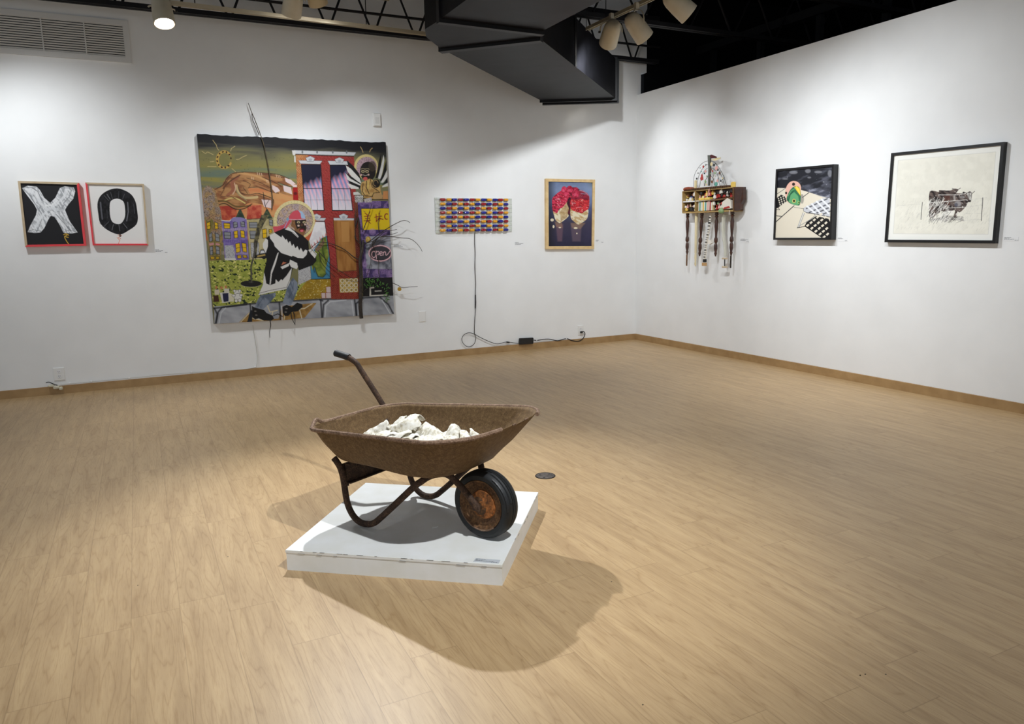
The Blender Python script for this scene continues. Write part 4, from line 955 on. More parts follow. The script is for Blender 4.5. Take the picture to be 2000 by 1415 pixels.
for x in (180, 350, 530, 690): P.ell(x, 338, 10, 18, (120, 124, 130))
P.fill([(60, 318), (100, 318), (105, 350), (90, 380), (70, 370)], (226, 224, 220)); P.fill([(85, 385), (102, 385), (105, 455), (88, 455)], (226, 222, 214))
for q_ in ([(135, 432), (410, 438), (385, 476), (155, 470)], [(472, 438), (715, 445), (712, 488), (495, 484)], [(330, 1095), (455, 1098), (430, 1130), (340, 1128)], [(530, 1095), (780, 1100), (770, 1130), (545, 1132)]): cornice(q_)
for cx, cy in ((272, 425), (608, 440), (345, 1090), (655, 1088)):
    cornice([(cx-35, cy+22), (cx-55, cy-20), (cx, cy-42), (cx+52, cy-18), (cx+35, cy+22)]); P.ell(cx, cy, 22, 15, (176, 180, 188))
def nightwin(q_, cut):
    def f(X, Y):
        px = (X-P.ox)*P.sc; py = (Y-P.oy)*P.sc; u = (px-min(a for a, b in q_)); e = cut-u*.42+60*np.abs(((u/62+py/900) % 1)-.5)
        n = np.clip((py-e)/90, 0, 1)[..., None]; k = (((px-py*.36)/46 % 1) > .5)[..., None]; g_ = np.clip((py-700)/300, 0, 1)[..., None]
        lt = np.where(k, c2l((236, 168, 196)), c2l((150, 156, 206))); lt = lt*(1-g_)+c2l((238, 232, 240))*g_
        return c2l((24, 24, 52))*(1-n)+lt*n
    P.fill(q_, f); P.line(q_+[q_[0]], 9, (20, 18, 22)); q = [np.array(v, float) for v in q_]
    P.line([q[0]*.48+q[3]*.52, q[1]*.48+q[2]*.52], 9, (20, 18, 24)); s = .77; P.line([q[0]*(1-s)+q[3]*s, q[1]*(1-s)+q[2]*s], 3, (40, 36, 60))
    for k in (1/3, 2/3): P.line([(q[0]*(1-k)+q[1]*k)*.5+(q[3]*(1-k)+q[2]*k)*.5, q[3]*(1-k)+q[2]*k], 3, (40, 36, 60))
nightwin([(168, 482), (390, 482), (430, 1010), (210, 1010)], 690)
nightwin([(500, 488), (700, 488), (760, 1010), (525, 1010)], 610)
WD = mixn((158, 104, 46), (184, 128, 66), 7, .35, .65, 1.53, 5, 70)
P.fill([(540, 1132), (775, 1132), (800, 1420), (565, 1420)], WD)
fD()
P.fill([(330, 0), (420, 0), (470, 640), (700, 640), (720, 970), (395, 970), (375, 500)], brickf((132, 36, 28), (176, 84, 60), 3.6, 2.2, .03))
P.fill([(330, 0), (415, 0), (465, 640), (380, 640), (350, 300)], BR)
P.fill([(418, 62), (655, 62), (700, 640), (470, 655)], WD); P.fill([(505, 75), (600, 75), (605, 310), (520, 312)], (196, 142, 78)); P.line([(418, 62), (470, 655), (700, 640)], 5, (54, 34, 20))
P.fill([(655, 0), (720, 0), (750, 940), (700, 950)], brickf((96, 36, 28), (140, 76, 56), 3.4, 2.2, .03))
P.fill([(485, 735), (700, 730), (705, 890), (495, 896)], (206, 176, 96))
for i in range(4):
    for j in range(4 if False else 3):
        cx, cy = 522+i*52, 760+j*55-(i*2); P.arc(cx, cy, 20, 20, 0, 360, 6, (236, 232, 222)); P.arc(cx+6, cy, 9, 9, 60, 360, 4, (40, 34, 30))
# right shop
PU = squig((84, 66, 124), (34, 24, 52), 2.6, 15, (140, 112, 168), .14)
fB(); P.fill([(815, 905), (1165, 900), (1185, 990), (1200, 1420), (850, 1420)], PU)
P.fill([(858, 990), (1180, 985), (1190, 1232), (875, 1235)], (238, 204, 24)); P.line([(858, 990), (1180, 985), (1190, 1232), (875, 1235), (858, 990)], 5, (40, 34, 30))
rd = (150, 30, 34)
for l in ([(900, 1040), (930, 1062)], [(960, 1025), (942, 1060)], [(895, 1080), (960, 1072)], [(905, 1105), (955, 1098)], [(890, 1130), (965, 1122)], [(930, 1060), (928, 1140)], [(930, 1130), (905, 1165)], [(934, 1130), (965, 1160)], [(1012, 1090), (1050, 1080)], [(1030, 1055), (1032, 1130)], [(1062, 1040), (1068, 1135)], [(1045, 1085), (1095, 1075)], [(1045, 1105), (1105, 1110)], [(1060, 1105), (1030, 1140)], [(1072, 1100), (1110, 1115)]): P.line(l, 9, rd)
P.arc(1150, 1080, 22, 32, 70, 300, 12, rd)
P.line([(885, 1015), (905, 1030), (895, 1020)], 4, (60, 60, 70)); P.line([(898, 1210), (902, 1190), (915, 1195), (912, 1210)], 3, (60, 70, 120))
fD()
P.fill([(720, 170), (1080, 170), (1100, 720), (760, 725)], PU)
P.fill([(790, 250), (1085, 235), (1100, 625), (800, 620), (790, 450)], mixn((96, 98, 110), (176, 178, 190), 12, seed=33))
for cx, cy, r_ in ((870, 195, 34), (915, 680, 40), (1085, 675, 34), (780, 570, 28), (815, 655, 18)):
    for q_ in (1, .66, .33): P.arc(cx, cy, r_*q_, r_*q_, 0, 360, 5, (178, 146, 196), .9)
P.ell(960, 442, 135, 92, (60, 58, 66), 1, 8); P.arc(958, 442, 130, 90, 0, 360, 14, (226, 160, 172)); P.arc(958, 442, 130, 90, 0, 360, 5, (250, 226, 228))
pk = (242, 196, 204)
P.arc(885, 455, 24, 36, 0, 360, 9, pk)
for l in ([(912, 415), (918, 460), (914, 510)], [(914, 430), (935, 418), (946, 436), (938, 456), (918, 462)], [(954, 448), (978, 440), (976, 424), (960, 426), (953, 446), (962, 466), (984, 462)], [(992, 466), (994, 428)], [(994, 440), (1010, 424), (1022, 434), (1022, 462), (1040, 458), (1074, 412)]): P.line(S1(l, 4), 8, pk)
P.ell(820, 285, 30, 38, (186, 146, 50)); P.ell(818, 280, 18, 24, (236, 204, 110)); P.line([(808, 275), (816, 280), (812, 296), (826, 292)], 4, (90, 60, 20))
P.fill([(760, 725), (1105, 720), (1115, 930), (762, 940)], (24, 22, 24))
P.fill([(835, 832), (890, 828), (890, 845), (852, 848), (854, 925), (1040, 915), (1040, 930), (836, 938)], (216, 212, 200)); P.fill([(895, 872), (975, 868), (975, 880), (897, 884)], (200, 196, 186))
# green window & blue water
P.fill([(215, 82), (320, 82), (345, 250), (375, 500), (380, 735), (165, 740), (155, 560)], (70, 136, 170)); 
P.fill([(140, 300), (215, 80), (320, 82), (340, 240), (280, 270), (180, 420)], mixn((232, 228, 232), (246, 244, 246), 8))
for x in range(6): P.fill([(170+x*30, 385-x*27), (160+x*34, 330-x*26), (190+x*30, 370-x*27)], (206, 110, 96), .85)
P.fill([(290, 270), (335, 250), (368, 480), (345, 560), (330, 620), (332, 680), (300, 715), (240, 705), (215, 640), (205, 600), (180, 640), (160, 560), (180, 460)], mixn((96, 116, 40), (140, 152, 60), 8, seed=17)); 
for l in ([(290, 270), (300, 430), (340, 560)], [(205, 600), (220, 660), (245, 712), (300, 718), (335, 680)], [(180, 480), (180, 560), (200, 660)]): P.line(l, 12, (34, 44, 24), .8, 4)
P.line([(320, 78), (345, 250), (378, 500), (382, 735), (160, 742)], 7, (22, 20, 22)); P.line([(215, 76), (320, 78)], 8, (22, 20, 22))
P.fill([(200, 400), (310, 280), (320, 330), (240, 430)], squig((150, 120, 90), (50, 36, 24), 2, 23, None, .2))
P.fill([(15, 620), (150, 580), (160, 740), (15, 810)], squig((206, 206, 208), (60, 58, 60), 1.3, 25, None, .16))
# halo and figure
fC()
P.fr(480, 370, 11.79)
P.ell(1120, 715, 478, 462, (232, 216, 160)); P.ell(1130, 720, 415, 392, (40, 30, 32)); P.ell(1130, 720, 408, 386, squig((196, 176, 176), (70, 40, 46), 1.9, 27, (214, 186, 160), .2))
for a in range(0, 360, 9):
    ca, sa = math.cos(math.radians(a)), math.sin(math.radians(a)); P.line([(1122+425*ca, 716+405*sa), (1120+470*ca, 715+452*sa)], 5, (168, 150, 84), .8)
P.fill([(1060, 700), (1390, 690), (1390, 800), (1400, 900), (1370, 1000), (1330, 1080), (1260, 1070), (1160, 1040), (1120, 900), (1040, 850)], (140, 98, 62))
P.fill([(1130, 710), (1385, 700), (1395, 850), (1380, 960), (1250, 880), (1180, 920), (1140, 800)], (40, 28, 24))
for cx in (1215, 1345): P.ell(cx, 760, 36, 24, (214, 196, 150)); P.ell(cx, 764, 14, 14, (30, 24, 22))
P.ell(1215, 838, 26, 24, (226, 196, 180)); P.ell(1365, 810, 22, 22, (226, 196, 180)); P.ell(1290, 820, 26, 34, (92, 60, 44))
P.ell(1290, 940, 62, 44, (110, 26, 34)); P.ell(1290, 955, 40, 26, (226, 110, 124)); P.line([(1200, 890), (1290, 900), (1380, 890)], 12, (24, 18, 18))
P.ell(1090, 770, 36, 48, (150, 106, 66)); P.arc(1090, 770, 24, 34, 60, 320, 7, (60, 40, 26))
P.fill([(985, 680), (1020, 580), (1100, 500), (1200, 480), (1300, 510), (1360, 600), (1375, 680), (1200, 690), (1000, 705)], (214, 84, 98)); P.fill([(1210, 482), (1300, 510), (1360, 600), (1375, 680), (1280, 668), (1260, 560)], (170, 196, 226)); P.line([(985, 690), (1200, 705), (1375, 685)], 14, (232, 180, 196))
P.fill([(1000, 700), (1070, 720), (960, 860), (930, 920), (830, 1000), (790, 990), (660, 1005), (620, 860), (740, 850), (870, 820), (960, 720)], (216, 86, 100)); P.line([(985, 700), (930, 800), (880, 900), (820, 1000)], 16, (160, 176, 216)); P.line([(740, 920), (900, 850)], 6, (150, 44, 60))
P.ell(965, 690, 32, 36, (130, 170, 200))
fC()
# jacket
P.fill([(920, 200), (1040, 150), (1120, 160), (1250, 240), (1310, 300), (1320, 420), (1400, 480), (1405, 530), (1360, 580), (1200, 640), (1190, 600), (1130, 620), (1080, 850), (930, 880), (735, 925), (790, 800), (800, 650), (830, 520), (800, 400), (790, 340), (820, 270), (860, 240)], (24, 22, 24))
W_ = (234, 232, 228)
P.fill([(865, 235), (920, 205), (1000, 260), (1010, 235), (1050, 290), (1060, 275), (1080, 325), (1100, 300), (1120, 360), (1140, 335), (1160, 385), (1185, 360), (1205, 410), (1225, 380), (1250, 430), (1275, 400), (1300, 410), (1290, 460), (1250, 500), (1190, 495), (1130, 470), (1120, 480), (1000, 440), (920, 360), (915, 330), (870, 270)], W_)
P.fill([(820, 270), (845, 290), (845, 360), (820, 440), (790, 380), (785, 330)], W_)
P.fill([(970, 430), (935, 560), (890, 680), (878, 800), (862, 805), (880, 650), (930, 510), (955, 440)], W_)
P.fill([(800, 660), (815, 720), (825, 790), (870, 810), (930, 790), (935, 740), (965, 775), (1000, 740), (1010, 755), (1060, 700), (1120, 610), (1100, 760), (1080, 850), (930, 880), (735, 925), (790, 800)], W_)
P.fill([(1100, 515), (1180, 555), (1190, 600), (1175, 625), (1110, 600), (1090, 560)], W_); P.fill([(990, 600), (1090, 555), (1085, 590), (1010, 625)], W_); P.fill([(1000, 580), (1020, 540), (1060, 550)], (200, 120, 90))
P.line([(735, 905), (870, 870), (1060, 835), (1100, 740), (1125, 620)], 5, (30, 28, 30)); P.line([(1100, 840), (1040, 860)], 5, (30, 28, 30))
P.fill([(1040, 165), (1080, 140), (1150, 190), (1200, 250), (1190, 262), (1110, 190)], W_); P.line([(1050, 175), (1130, 200), (1200, 258)], 4, (40, 40, 40))
P.fill([(1310, 405), (1350, 390), (1410, 450), (1385, 500), (1340, 450)], W_); P.line([(1345, 395), (1405, 462)], 5, (30, 30, 30))
# jeans and shoes
JE = mixn((96, 108, 126), (140, 150, 166), 6, seed=35, ang=1.2, st=2)
P.fill([(760, 925), (935, 895), (930, 940), (860, 1020), (790, 1090), (690, 1070), (720, 990)], JE); P.fill([(1060, 850), (1130, 720), (1185, 780), (1190, 850), (1150, 960), (1110, 1045), (1010, 1020), (1040, 930)], JE)
for l in ([(800, 940), (760, 1000), (720, 1060)], [(1140, 780), (1130, 880), (1080, 960)]): P.line(l, 5, (66, 76, 96), .8, 2)
for q_ in ([(660, 1050), (700, 1070), (800, 1095), (830, 1130), (900, 1160), (915, 1200), (880, 1220), (790, 1215), (740, 1190), (700, 1205), (665, 1180)], [(1010, 1060), (1060, 1035), (1120, 1060), (1180, 1010), (1240, 1030), (1245, 1060), (1190, 1110), (1120, 1120), (1080, 1165), (1040, 1165), (1015, 1130)]): P.fill(q_, (22, 21, 22))
for x, y in ((700, 1110), (710, 1155), (1050, 1120), (1060, 1080)): P.ell(x, y, 14, 8, (120, 116, 110))
P.line([(910, 1160), (960, 1140), (1010, 1170)], 10, (20, 20, 20))
# winged figure upper right
fB()
P.ell(915, 505, 138, 142, (226, 208, 140)); P.ell(920, 512, 118, 120, squig((206, 176, 186), (84, 44, 60), 1.8, 37, None, .2))
WG = [([(690, 430), (760, 490), (830, 580), (860, 660), (850, 690), (740, 610)], (24, 22, 24)), ([(680, 490), (740, 530), (840, 640), (860, 700), (760, 640), (700, 560)], W_), ([(675, 570), (760, 630), (850, 700), (840, 720), (740, 670)], (24, 22, 24)), ([(680, 580), (730, 640), (850, 710), (845, 740), (740, 700), (695, 650)], W_), ([(700, 660), (850, 725), (840, 760), (760, 735)], (24, 22, 24)), ([(690, 690), (830, 745), (830, 762), (740, 760)], W_), ([(1085, 355), (1060, 440), (1040, 560), (1020, 640), (1050, 640), (1085, 520), (1090, 420)], (24, 22, 24)), ([(1115, 370), (1090, 480), (1050, 640), (1080, 650), (1105, 560), (1125, 430)], W_), ([(1150, 420), (1120, 520), (1100, 600), (1070, 660), (1095, 680), (1150, 560)], (24, 22, 24)), ([(1160, 530), (1120, 620), (1080, 690), (1110, 690), (1165, 620)], W_), ([(1165, 610), (1130, 680), (1090, 720), (1165, 690)], (24, 22, 24)), ([(1165, 690), (1100, 730), (1100, 745), (1168, 730)], W_)]
for q_, c in WG: P.fill(q_, c)
P.ell(935, 560, 92, 112, (34, 28, 26)); P.ell(985, 500, 44, 60, (70, 60, 46), .8, 6)
for cx in (878, 925): P.ell(cx, 560, 20, 17, (196, 180, 140)); P.ell(cx, 562, 9, 9, (24, 20, 20)); P.arc(cx, 540, 24, 14, 190, 350, 4, (206, 190, 150))
P.ell(860, 600, 11, 11, (220, 180, 170)); P.ell(942, 598, 11, 11, (220, 180, 170)); P.ell(905, 645, 26, 22, (214, 96, 92)); P.line([(880, 600), (905, 608), (935, 600)], 5, (210, 206, 196))
P.fill([(860, 690), (960, 640), (1070, 720), (1095, 830), (1100, 880), (960, 885), (870, 830), (850, 760)], mixn((182, 140, 80), (216, 178, 110), 6, seed=39)); P.ell(1030, 700, 46, 50, (34, 28, 24)); P.arc(1025, 695, 26, 34, 90, 360, 6, (190, 160, 110)); P.ell(1050, 845, 55, 36, (196, 160, 108))
for l in ([(920, 670), (915, 740), (950, 820)], [(960, 640), (985, 740), (1060, 790)], [(880, 700), (870, 790), (900, 840), (990, 850)], [(985, 850), (1000, 810), (1070, 800)], [(870, 870), (1000, 884), (1165, 886)]): P.line(l, 8, (30, 24, 22))
P.line([(940, 680), (935, 760)], 12, (232, 210, 110), .8, 3)
P.fill([(1110, 790), (1165, 785), (1168, 880), (1105, 880)], (216, 150, 92))
P.fill([(780, 840), (880, 835), (882, 915), (790, 918)], brickf((214, 212, 208), (40, 38, 38), 3.2, 2.4)); P.line([(780, 838), (882, 834), (884, 918)], 5, (24, 24, 24)); P.fill([(765, 800), (820, 795), (860, 830), (770, 832)], (222, 220, 214)); P.fill([(890, 880), (975, 860), (980, 915), (900, 920)], squig((220, 210, 206), (50, 36, 36), 1.5, 43, None, .2))
for l in ([(850, 278), (868, 310), (878, 340)], [(985, 292), (965, 310), (955, 335)]): P.line(l, 9, (186, 160, 110))

TLb, TRb, BRb, BLb = (384.5, 262.5), (753.5, 279), (770, 613.5), (417.5, 633)
qb = quadW([TLb, TRb, BRb, BLb], .048, 'b')
def wob(u, v):
    z = np.zeros(np.broadcast(u, v).shape[:2]+(3,)); uu = u[..., 0]; vv = v[..., 0]
    z[..., 2] = (.0035*np.sin(uu*19+1.3)+.0028*np.sin(uu*53)+.002*np.sin(uu*127+2))*np.clip(1-vv*14, 0, 1); z[..., 1] = .0015*np.sin(uu*20)*np.sin(vv*17); return z
picture('canvas', qb, P, big, 1.25, wob=wob, gain=.74)
g = G(); g.prism([p+np.array([0, .003, 0]) for p in qb], (0, .0445, 0)); obj('stretcher', g, M['canvasedge'], big)
def Bp(f, x, y, d=.06):
    o = {'A': (380, 190), 'B': (560, 240), 'C': (380, 420), 'D': (580, 420), 'Z': (360, 180)}[f]; s = 2.721 if f == 'Z' else S_
    return WB(o[0]+x/s, o[1]+y/s, d)
def twig(pts, r0, r1, par=big, name='twig', m='twig'):
    P_ = smooth_path(pts, 5); return obj(name, G().tube(P_, list(np.linspace(r0, r1, len(P_))), 7), M[m], par, True)
twig([Bp('A', 890, 1300, .055), Bp('A', 895, 1160, .06), Bp('A', 872, 960, .065), Bp('A', 845, 780, .07), Bp('A', 800, 560, .07), Bp('A', 765, 450, .07), Bp('A', 690, 250, .07), Bp('A', 660, 180, .06), Bp('A', 618, 68, .05)], .0062, .003, m='stem')
twig([Bp('A', 745, 440, .065), Bp('A', 700, 330, .06), Bp('A', 668, 255, .055), Bp('A', 660, 190, .06)], .004, .003)
twig([Bp('D', 742, 1192, .065), Bp('D', 728, 1050, .07), Bp('D', 735, 900, .075), Bp('D', 735, 700, .08), Bp('D', 725, 520, .08), Bp('D', 750, 420, .08), Bp('D', 765, 290, .07)], .021, .012, name='branch')
twig([Bp('D', 735, 700, .075), Bp('D', 735, 400, .07), Bp('D', 720, 200, .065), Bp('D', 705, 30, .06), Bp('B', 790, 1200, .06)], .012, .006, name='branch')
TW = [
 [('D', 730, 520), ('D', 660, 490), ('D', 560, 410), ('D', 470, 360), ('D', 380, 330), ('D', 300, 315), ('D', 230, 325), ('D', 150, 390)],
 [('D', 740, 350), ('D', 690, 290), ('D', 665, 240), ('B', 790, 1330), ('B', 785, 1180), ('B', 800, 1000), ('B', 815, 920)],
 [('D', 770, 330), ('D', 800, 325), ('D', 870, 280), ('D', 960, 210), ('D', 1060, 145), ('D', 1150, 95), ('D', 1220, 66), ('D', 1270, 70), ('D', 1303, 92)],
 [('D', 790, 325), ('D', 900, 290), ('D', 1000, 200), ('D', 1080, 180), ('D', 1150, 168)],
 [('D', 880, 350), ('D', 930, 270), ('D', 1040, 230), ('D', 1100, 222), ('D', 1160, 202)],
 [('D', 860, 330), ('D', 940, 260), ('D', 1080, 250), ('D', 1200, 265), ('D', 1300, 275), ('D', 1370, 320), ('D', 1420, 380), ('D', 1443, 422)],
 [('D', 865, 335), ('D', 905, 420), ('D', 940, 520), ('D', 935, 620), ('D', 950, 715)],
 [('D', 870, 345), ('D', 850, 450), ('D', 850, 540), ('D', 825, 640), ('D', 800, 715)],
 [('D', 750, 200), ('D', 800, 80), ('D', 830, -20), ('B', 960, 1000), ('B', 985, 930)],
 [('D', 945, 200), ('D', 935, 90), ('B', 1060, 1100), ('B', 1075, 1010)],
 [('D', 240, 410), ('D', 330, 510), ('D', 420, 600), ('D', 520, 660), ('D', 640, 730), ('D', 720, 700)],
 [('D', 260, 430), ('D', 270, 520), ('D', 320, 600), ('D', 440, 720)],
 [('D', 740, 910), ('D', 790, 860), ('D', 850, 830)],
 [('D', 1100, 785), ('D', 1160, 810), ('D', 1215, 838), ('D', 1300, 830), ('D', 1390, 826)],
]
for i, l in enumerate(TW): twig([Bp(a, x, y, .062+.012*(j % 2)+.008*(i % 3)) for j, (a, x, y) in enumerate(l)], .0055 if i in (0, 1, 2) else .004, .0024)
for l in ([('C', 868, 1210), ('C', 876, 1270), ('C', 865, 1350), ('C', 868, 1415)], [('C', 1112, 1130), ('C', 1120, 1190), ('C', 1160, 1270)], [('C', 1140, 1120), ('C', 1155, 1180), ('C', 1156, 1270)]): twig([Bp(a, x, y, .056) for a, x, y in l], .005, .0025, name='lace', m='cable')
obj('charm', G().lathe([(.004, -.004), (.022, -.002), (.022, .002), (.004, .004)], Bp('D', 1180, 855, .05), (0, -1, .1), 14), M['gold'], big, True)
# plastic leaves in the painted shop window
leafm = mat('plastic_leaf', lin(58, 104, 46), .5, noise=(lin(96, 140, 66), 30, .35, .65))
g = G(); r_ = random.Random(9)
def leaf(g, c, a, L_, w):
    d = np.array([math.cos(a), 0, math.sin(a)]); n = np.array([-math.sin(a), 0, math.cos(a)]); c = np.array(c)
    g.add([c, c+d*L_*.5+n*w+[0, -.006, 0], c+d*L_+[0, -.010, 0], c+d*L_*.5-n*w+[0, -.006, 0], c+d*L_*.5+[0, -.013, 0]], [(0, 1, 4), (1, 2, 4), (2, 3, 4), (3, 0, 4)])
for i in range(110):
    k = r_.random()
    if k < .62: x, y = r_.uniform(785, 985), r_.uniform(735, 840)
    else: x, y = r_.uniform(1010, 1055), r_.uniform(800, 1000)
    leaf(g, Bp('D', x, y, .052+.012*r_.random()), r_.uniform(0, 6.28), r_.uniform(.016, .032), .005)
lf = obj('plastic_foliage', g, leafm, big); lf['kind'] = 'stuff'
P.fr(0, 0, 1)

# white cord from the painting along the baseboard to the corner outlet
t = thing('white_power_cord', 'thin white cord hanging from the big painting and running left along the baseboard', 'cord', WB(500, 718, .02))
pth = [WB(494, 636, .012), WB(497, 655, .008), WB(501, 680, .008), WB(503, 700, .008), WB(501, 714, .012), WB(497, 718, .02), WB(470, 722, .014), WB(430, 725, .014), WB(376, 728, .014), WB(310, 733, .014), WB(252, 739, .014), WB(178, 746, .014), WB(135, 750, .014), WB(118, 752, .018)]
obj('cord', G().tube(smooth_path(pth, 5), .0035, 6), M['whitecord'], t, True)
for x, y in ((498, 717), (374, 727.5), (252, 738.5), (178, 745.5), (136, 749.5)): p = WB(x, y, .012); obj('cable_clip', G().rbox(p, (.014, .016, .014), .003), M['white_plastic'], t)
t = thing('plug_bundle', 'small crumpled pale plug and tape bundle on the baseboard below the left outlet', 'plug', WB(108, 755, .03))
g = G(); c = WB(110, 757, .035)
g.rbox(c, (.05, .035, .028), .006); g.rbox(c+np.array([-.04, 0, .018]), (.045, .03, .022), .005); g.rbox(c+np.array([.035, -.004, -.012]), (.03, .03, .03), .006)
obj('adapter', g, mat('aged_plastic', lin(206, 200, 178), .5), t)
obj('lead', G().tube(smooth_path([WB(90, 748, .02), WB(96, 747, .03), WB(105, 751, .03), WB(112, 753, .03)], 4), .004, 6), M['cable'], t, True)

# ---------------------------------------------------------------- tube panel
pq = [WB(849, 387.5, .012), WB(999, 388.5, .012), WB(1000.5, 453.5, .012), WB(853.5, 457, .012)]
t = thing('tube_panel', 'wide wall panel with rows of red, yellow and blue glass capsules', 'wall sculpture', (pq[0]+pq[2])/2)
def PQ(x, y, d):   # crop coordinates (origin 840,370 scale 11.111)
    return WB(840+x/11.111, 370+y/11.111, d)
grn = mat('pale_circuit_board', lin(196, 204, 190), .5, noise=(lin(214, 216, 214), 40, .4, .6))
g = G(); g.prism([PQ(105, 180, .014), PQ(1775, 200, .014), PQ(1780, 915, .014), PQ(135, 955, .014)], (0, .0135, 0)); obj('backboard', g, grn, t)
rowsL = [225, 318, 412, 508, 604, 703, 798, 892]; rowsR = [232, 325, 415, 508, 602, 695, 790, 880]
cols = [(218, 330), (358, 460), (478, 580), (608, 706), (735, 838), (862, 960), (988, 1085), (1110, 1206), (1234, 1334), (1362, 1452), (1478, 1578), (1602, 1692)]
whm = mat('white_strip', lin(228, 228, 224), .45)
for r in range(8):
    f = lambda x, o=0: rowsL[r]+(rowsR[r]-rowsL[r])*(x-215)/1480+o
    g = G()
    for xa, xb in ((208, 462), (470, 712), (722, 965), (975, 1212), (1222, 1458), (1466, 1696)):
        g.prism([PQ(xa, f(xa, -44), .018), PQ(xb, f(xb, -44), .018), PQ(xb, f(xb, -24), .018), PQ(xa, f(xa, -24), .018)], (0, .0035, 0))
        g.prism([PQ(xa, f(xa, 24), .018), PQ(xb, f(xb, 24), .018), PQ(xb, f(xb, 38), .018), PQ(xa, f(xa, 38), .018)], (0, .0035, 0))
    obj('strip', g, whm, t)
    obj('lead_strip', G().prism([PQ(112, f(112, -4), .016), PQ(1775, f(1775, -4), .016), PQ(1775, f(1775, 2), .016), PQ(112, f(112, 2), .016)], (0, .0018, 0)), mat('grey_lead', lin(150, 152, 148), .5), t)
TM = {'R': mat('red_glass', lin(150, 24, 34), .15, coat=.6), 'Y': mat('amber_glass', lin(226, 160, 34), .15, coat=.6), 'B': mat('blue_glass', lin(26, 36, 140), .15, coat=.6)}
pat = ['RYBRBRYBYBRY', 'YBRYRYBRBRYB', 'BRYBYBRYRYBR']
for r in range(8):
    for c_i, (xa, xb) in enumerate(cols):
        k = pat[r % 3][c_i]; f = lambda x: rowsL[r]+(rowsR[r]-rowsL[r])*(x-215)/1480
        a, b = PQ(xa, f(xa), .034), PQ(xb, f(xb), .034); d = (b-a)/np.linalg.norm(b-a); L_ = np.linalg.norm(b-a)
        g = G(); g.lathe([(.007, 0), (.0145, .003), (.0158, .008), (.0158, L_-.008), (.0145, L_-.003), (.007, L_)], a, d, 12)
        obj('capsule', g, TM[k], t, True)
g = G()
for xc in (468, 718, 970, 1217, 1462):
    for r in range(8): p = PQ(xc, rowsL[r]+(rowsR[r]-rowsL[r])*(xc-215)/1480+rnd.uniform(-8, 8), .03); g.box(p, (.004, .012, .03))
obj('terminal', g, M['dark'], t)
# cable
t = thing('black_power_cable', 'thin black cable hanging from the coloured tube panel with a loop near the floor', 'cable', WB(927, 560, .01))
K = lambda x, y, d=.01: WB(820+x/4.1605, 360+y/4.1605, d)
c1 = [K(446, 392), K(446, 480), K(450, 560), K(448, 680), K(454, 800), K(452, 900), K(456, 960), K(452, 1040), K(446, 1120), K(444, 1210)]
lp = [K(444, 1210), K(456, 1250, .014), K(440, 1300, .02), K(395, 1323, .02), K(355, 1298, .02), K(342, 1260, .02), K(358, 1225, .02), K(400, 1208, .018), K(444, 1220, .022), K(490, 1245, .02), K(560, 1278, .02), K(630, 1298, .02), K(700, 1284, .02), K(760, 1290, .02), K(802, 1294, .02)]
obj('cable', G().tube(smooth_path(c1+lp[1:], 6), .0036, 6), M['cable'], t, True)
g = G(); g.tube([K(452, 900), K(453, 950), K(452, 1010)], .0068, 8); g.tube([K(705, 1283, .02), K(728, 1287, .02)], .0085, 8); obj('connector', g, M['cable'], t, True)
A, B, C, D = K(802, 1250, .02), K(914, 1244, .02), K(916, 1298, .02), K(804, 1304, .02)
t = thing('power_adapter', 'black box power adapter resting on the baseboard under the cake painting', 'power adapter', (A+C)/2)
cc = (A+B+C+D)/4; cc[1] = -.036; xx = (B-A); ang = math.atan2(xx[2], xx[0]); ca, sa = math.cos(ang), math.sin(ang)
R = np.array([[ca, 0, -sa], [0, 1, 0], [sa, 0, ca]]); g = G().rbox((0, 0, 0), (np.linalg.norm(B-A), .032, np.linalg.norm(D-A)*.93), .005); g.v = [tuple(cc+R@np.array(v)) for v in g.v]
obj('housing', g, M['dark'], t)
t = thing('mains_lead', 'thicker black mains lead curving from the adapter up to the corner outlet', 'cable', K(1100, 1265, .02))
obj('lead', G().tube(smooth_path([K(912, 1265, .03), K(950, 1270, .022), K(1000, 1262, .022), K(1050, 1260, .022), K(1120, 1272, .022), K(1190, 1256, .022), K(1240, 1272, .022), K(1290, 1276, .022), K(1325, 1255, .022), K(1342, 1220, .024), K(1332, 1198, .030), K(1312, 1200, .026)], 6), .0052, 8), M['cable'], t, True)
obj('plug', G().rbox(K(1313, 1203, .024), (.034, .030, .024), .006), M['dark'], t)
g = G(); g.tube([K(945, 1270, .022), K(952, 1270, .022)], .0065, 8); g.tube([K(1186, 1257, .022), K(1193, 1257, .022)], .0065, 8); obj('cable_tie', g, M['white_plastic'], t)

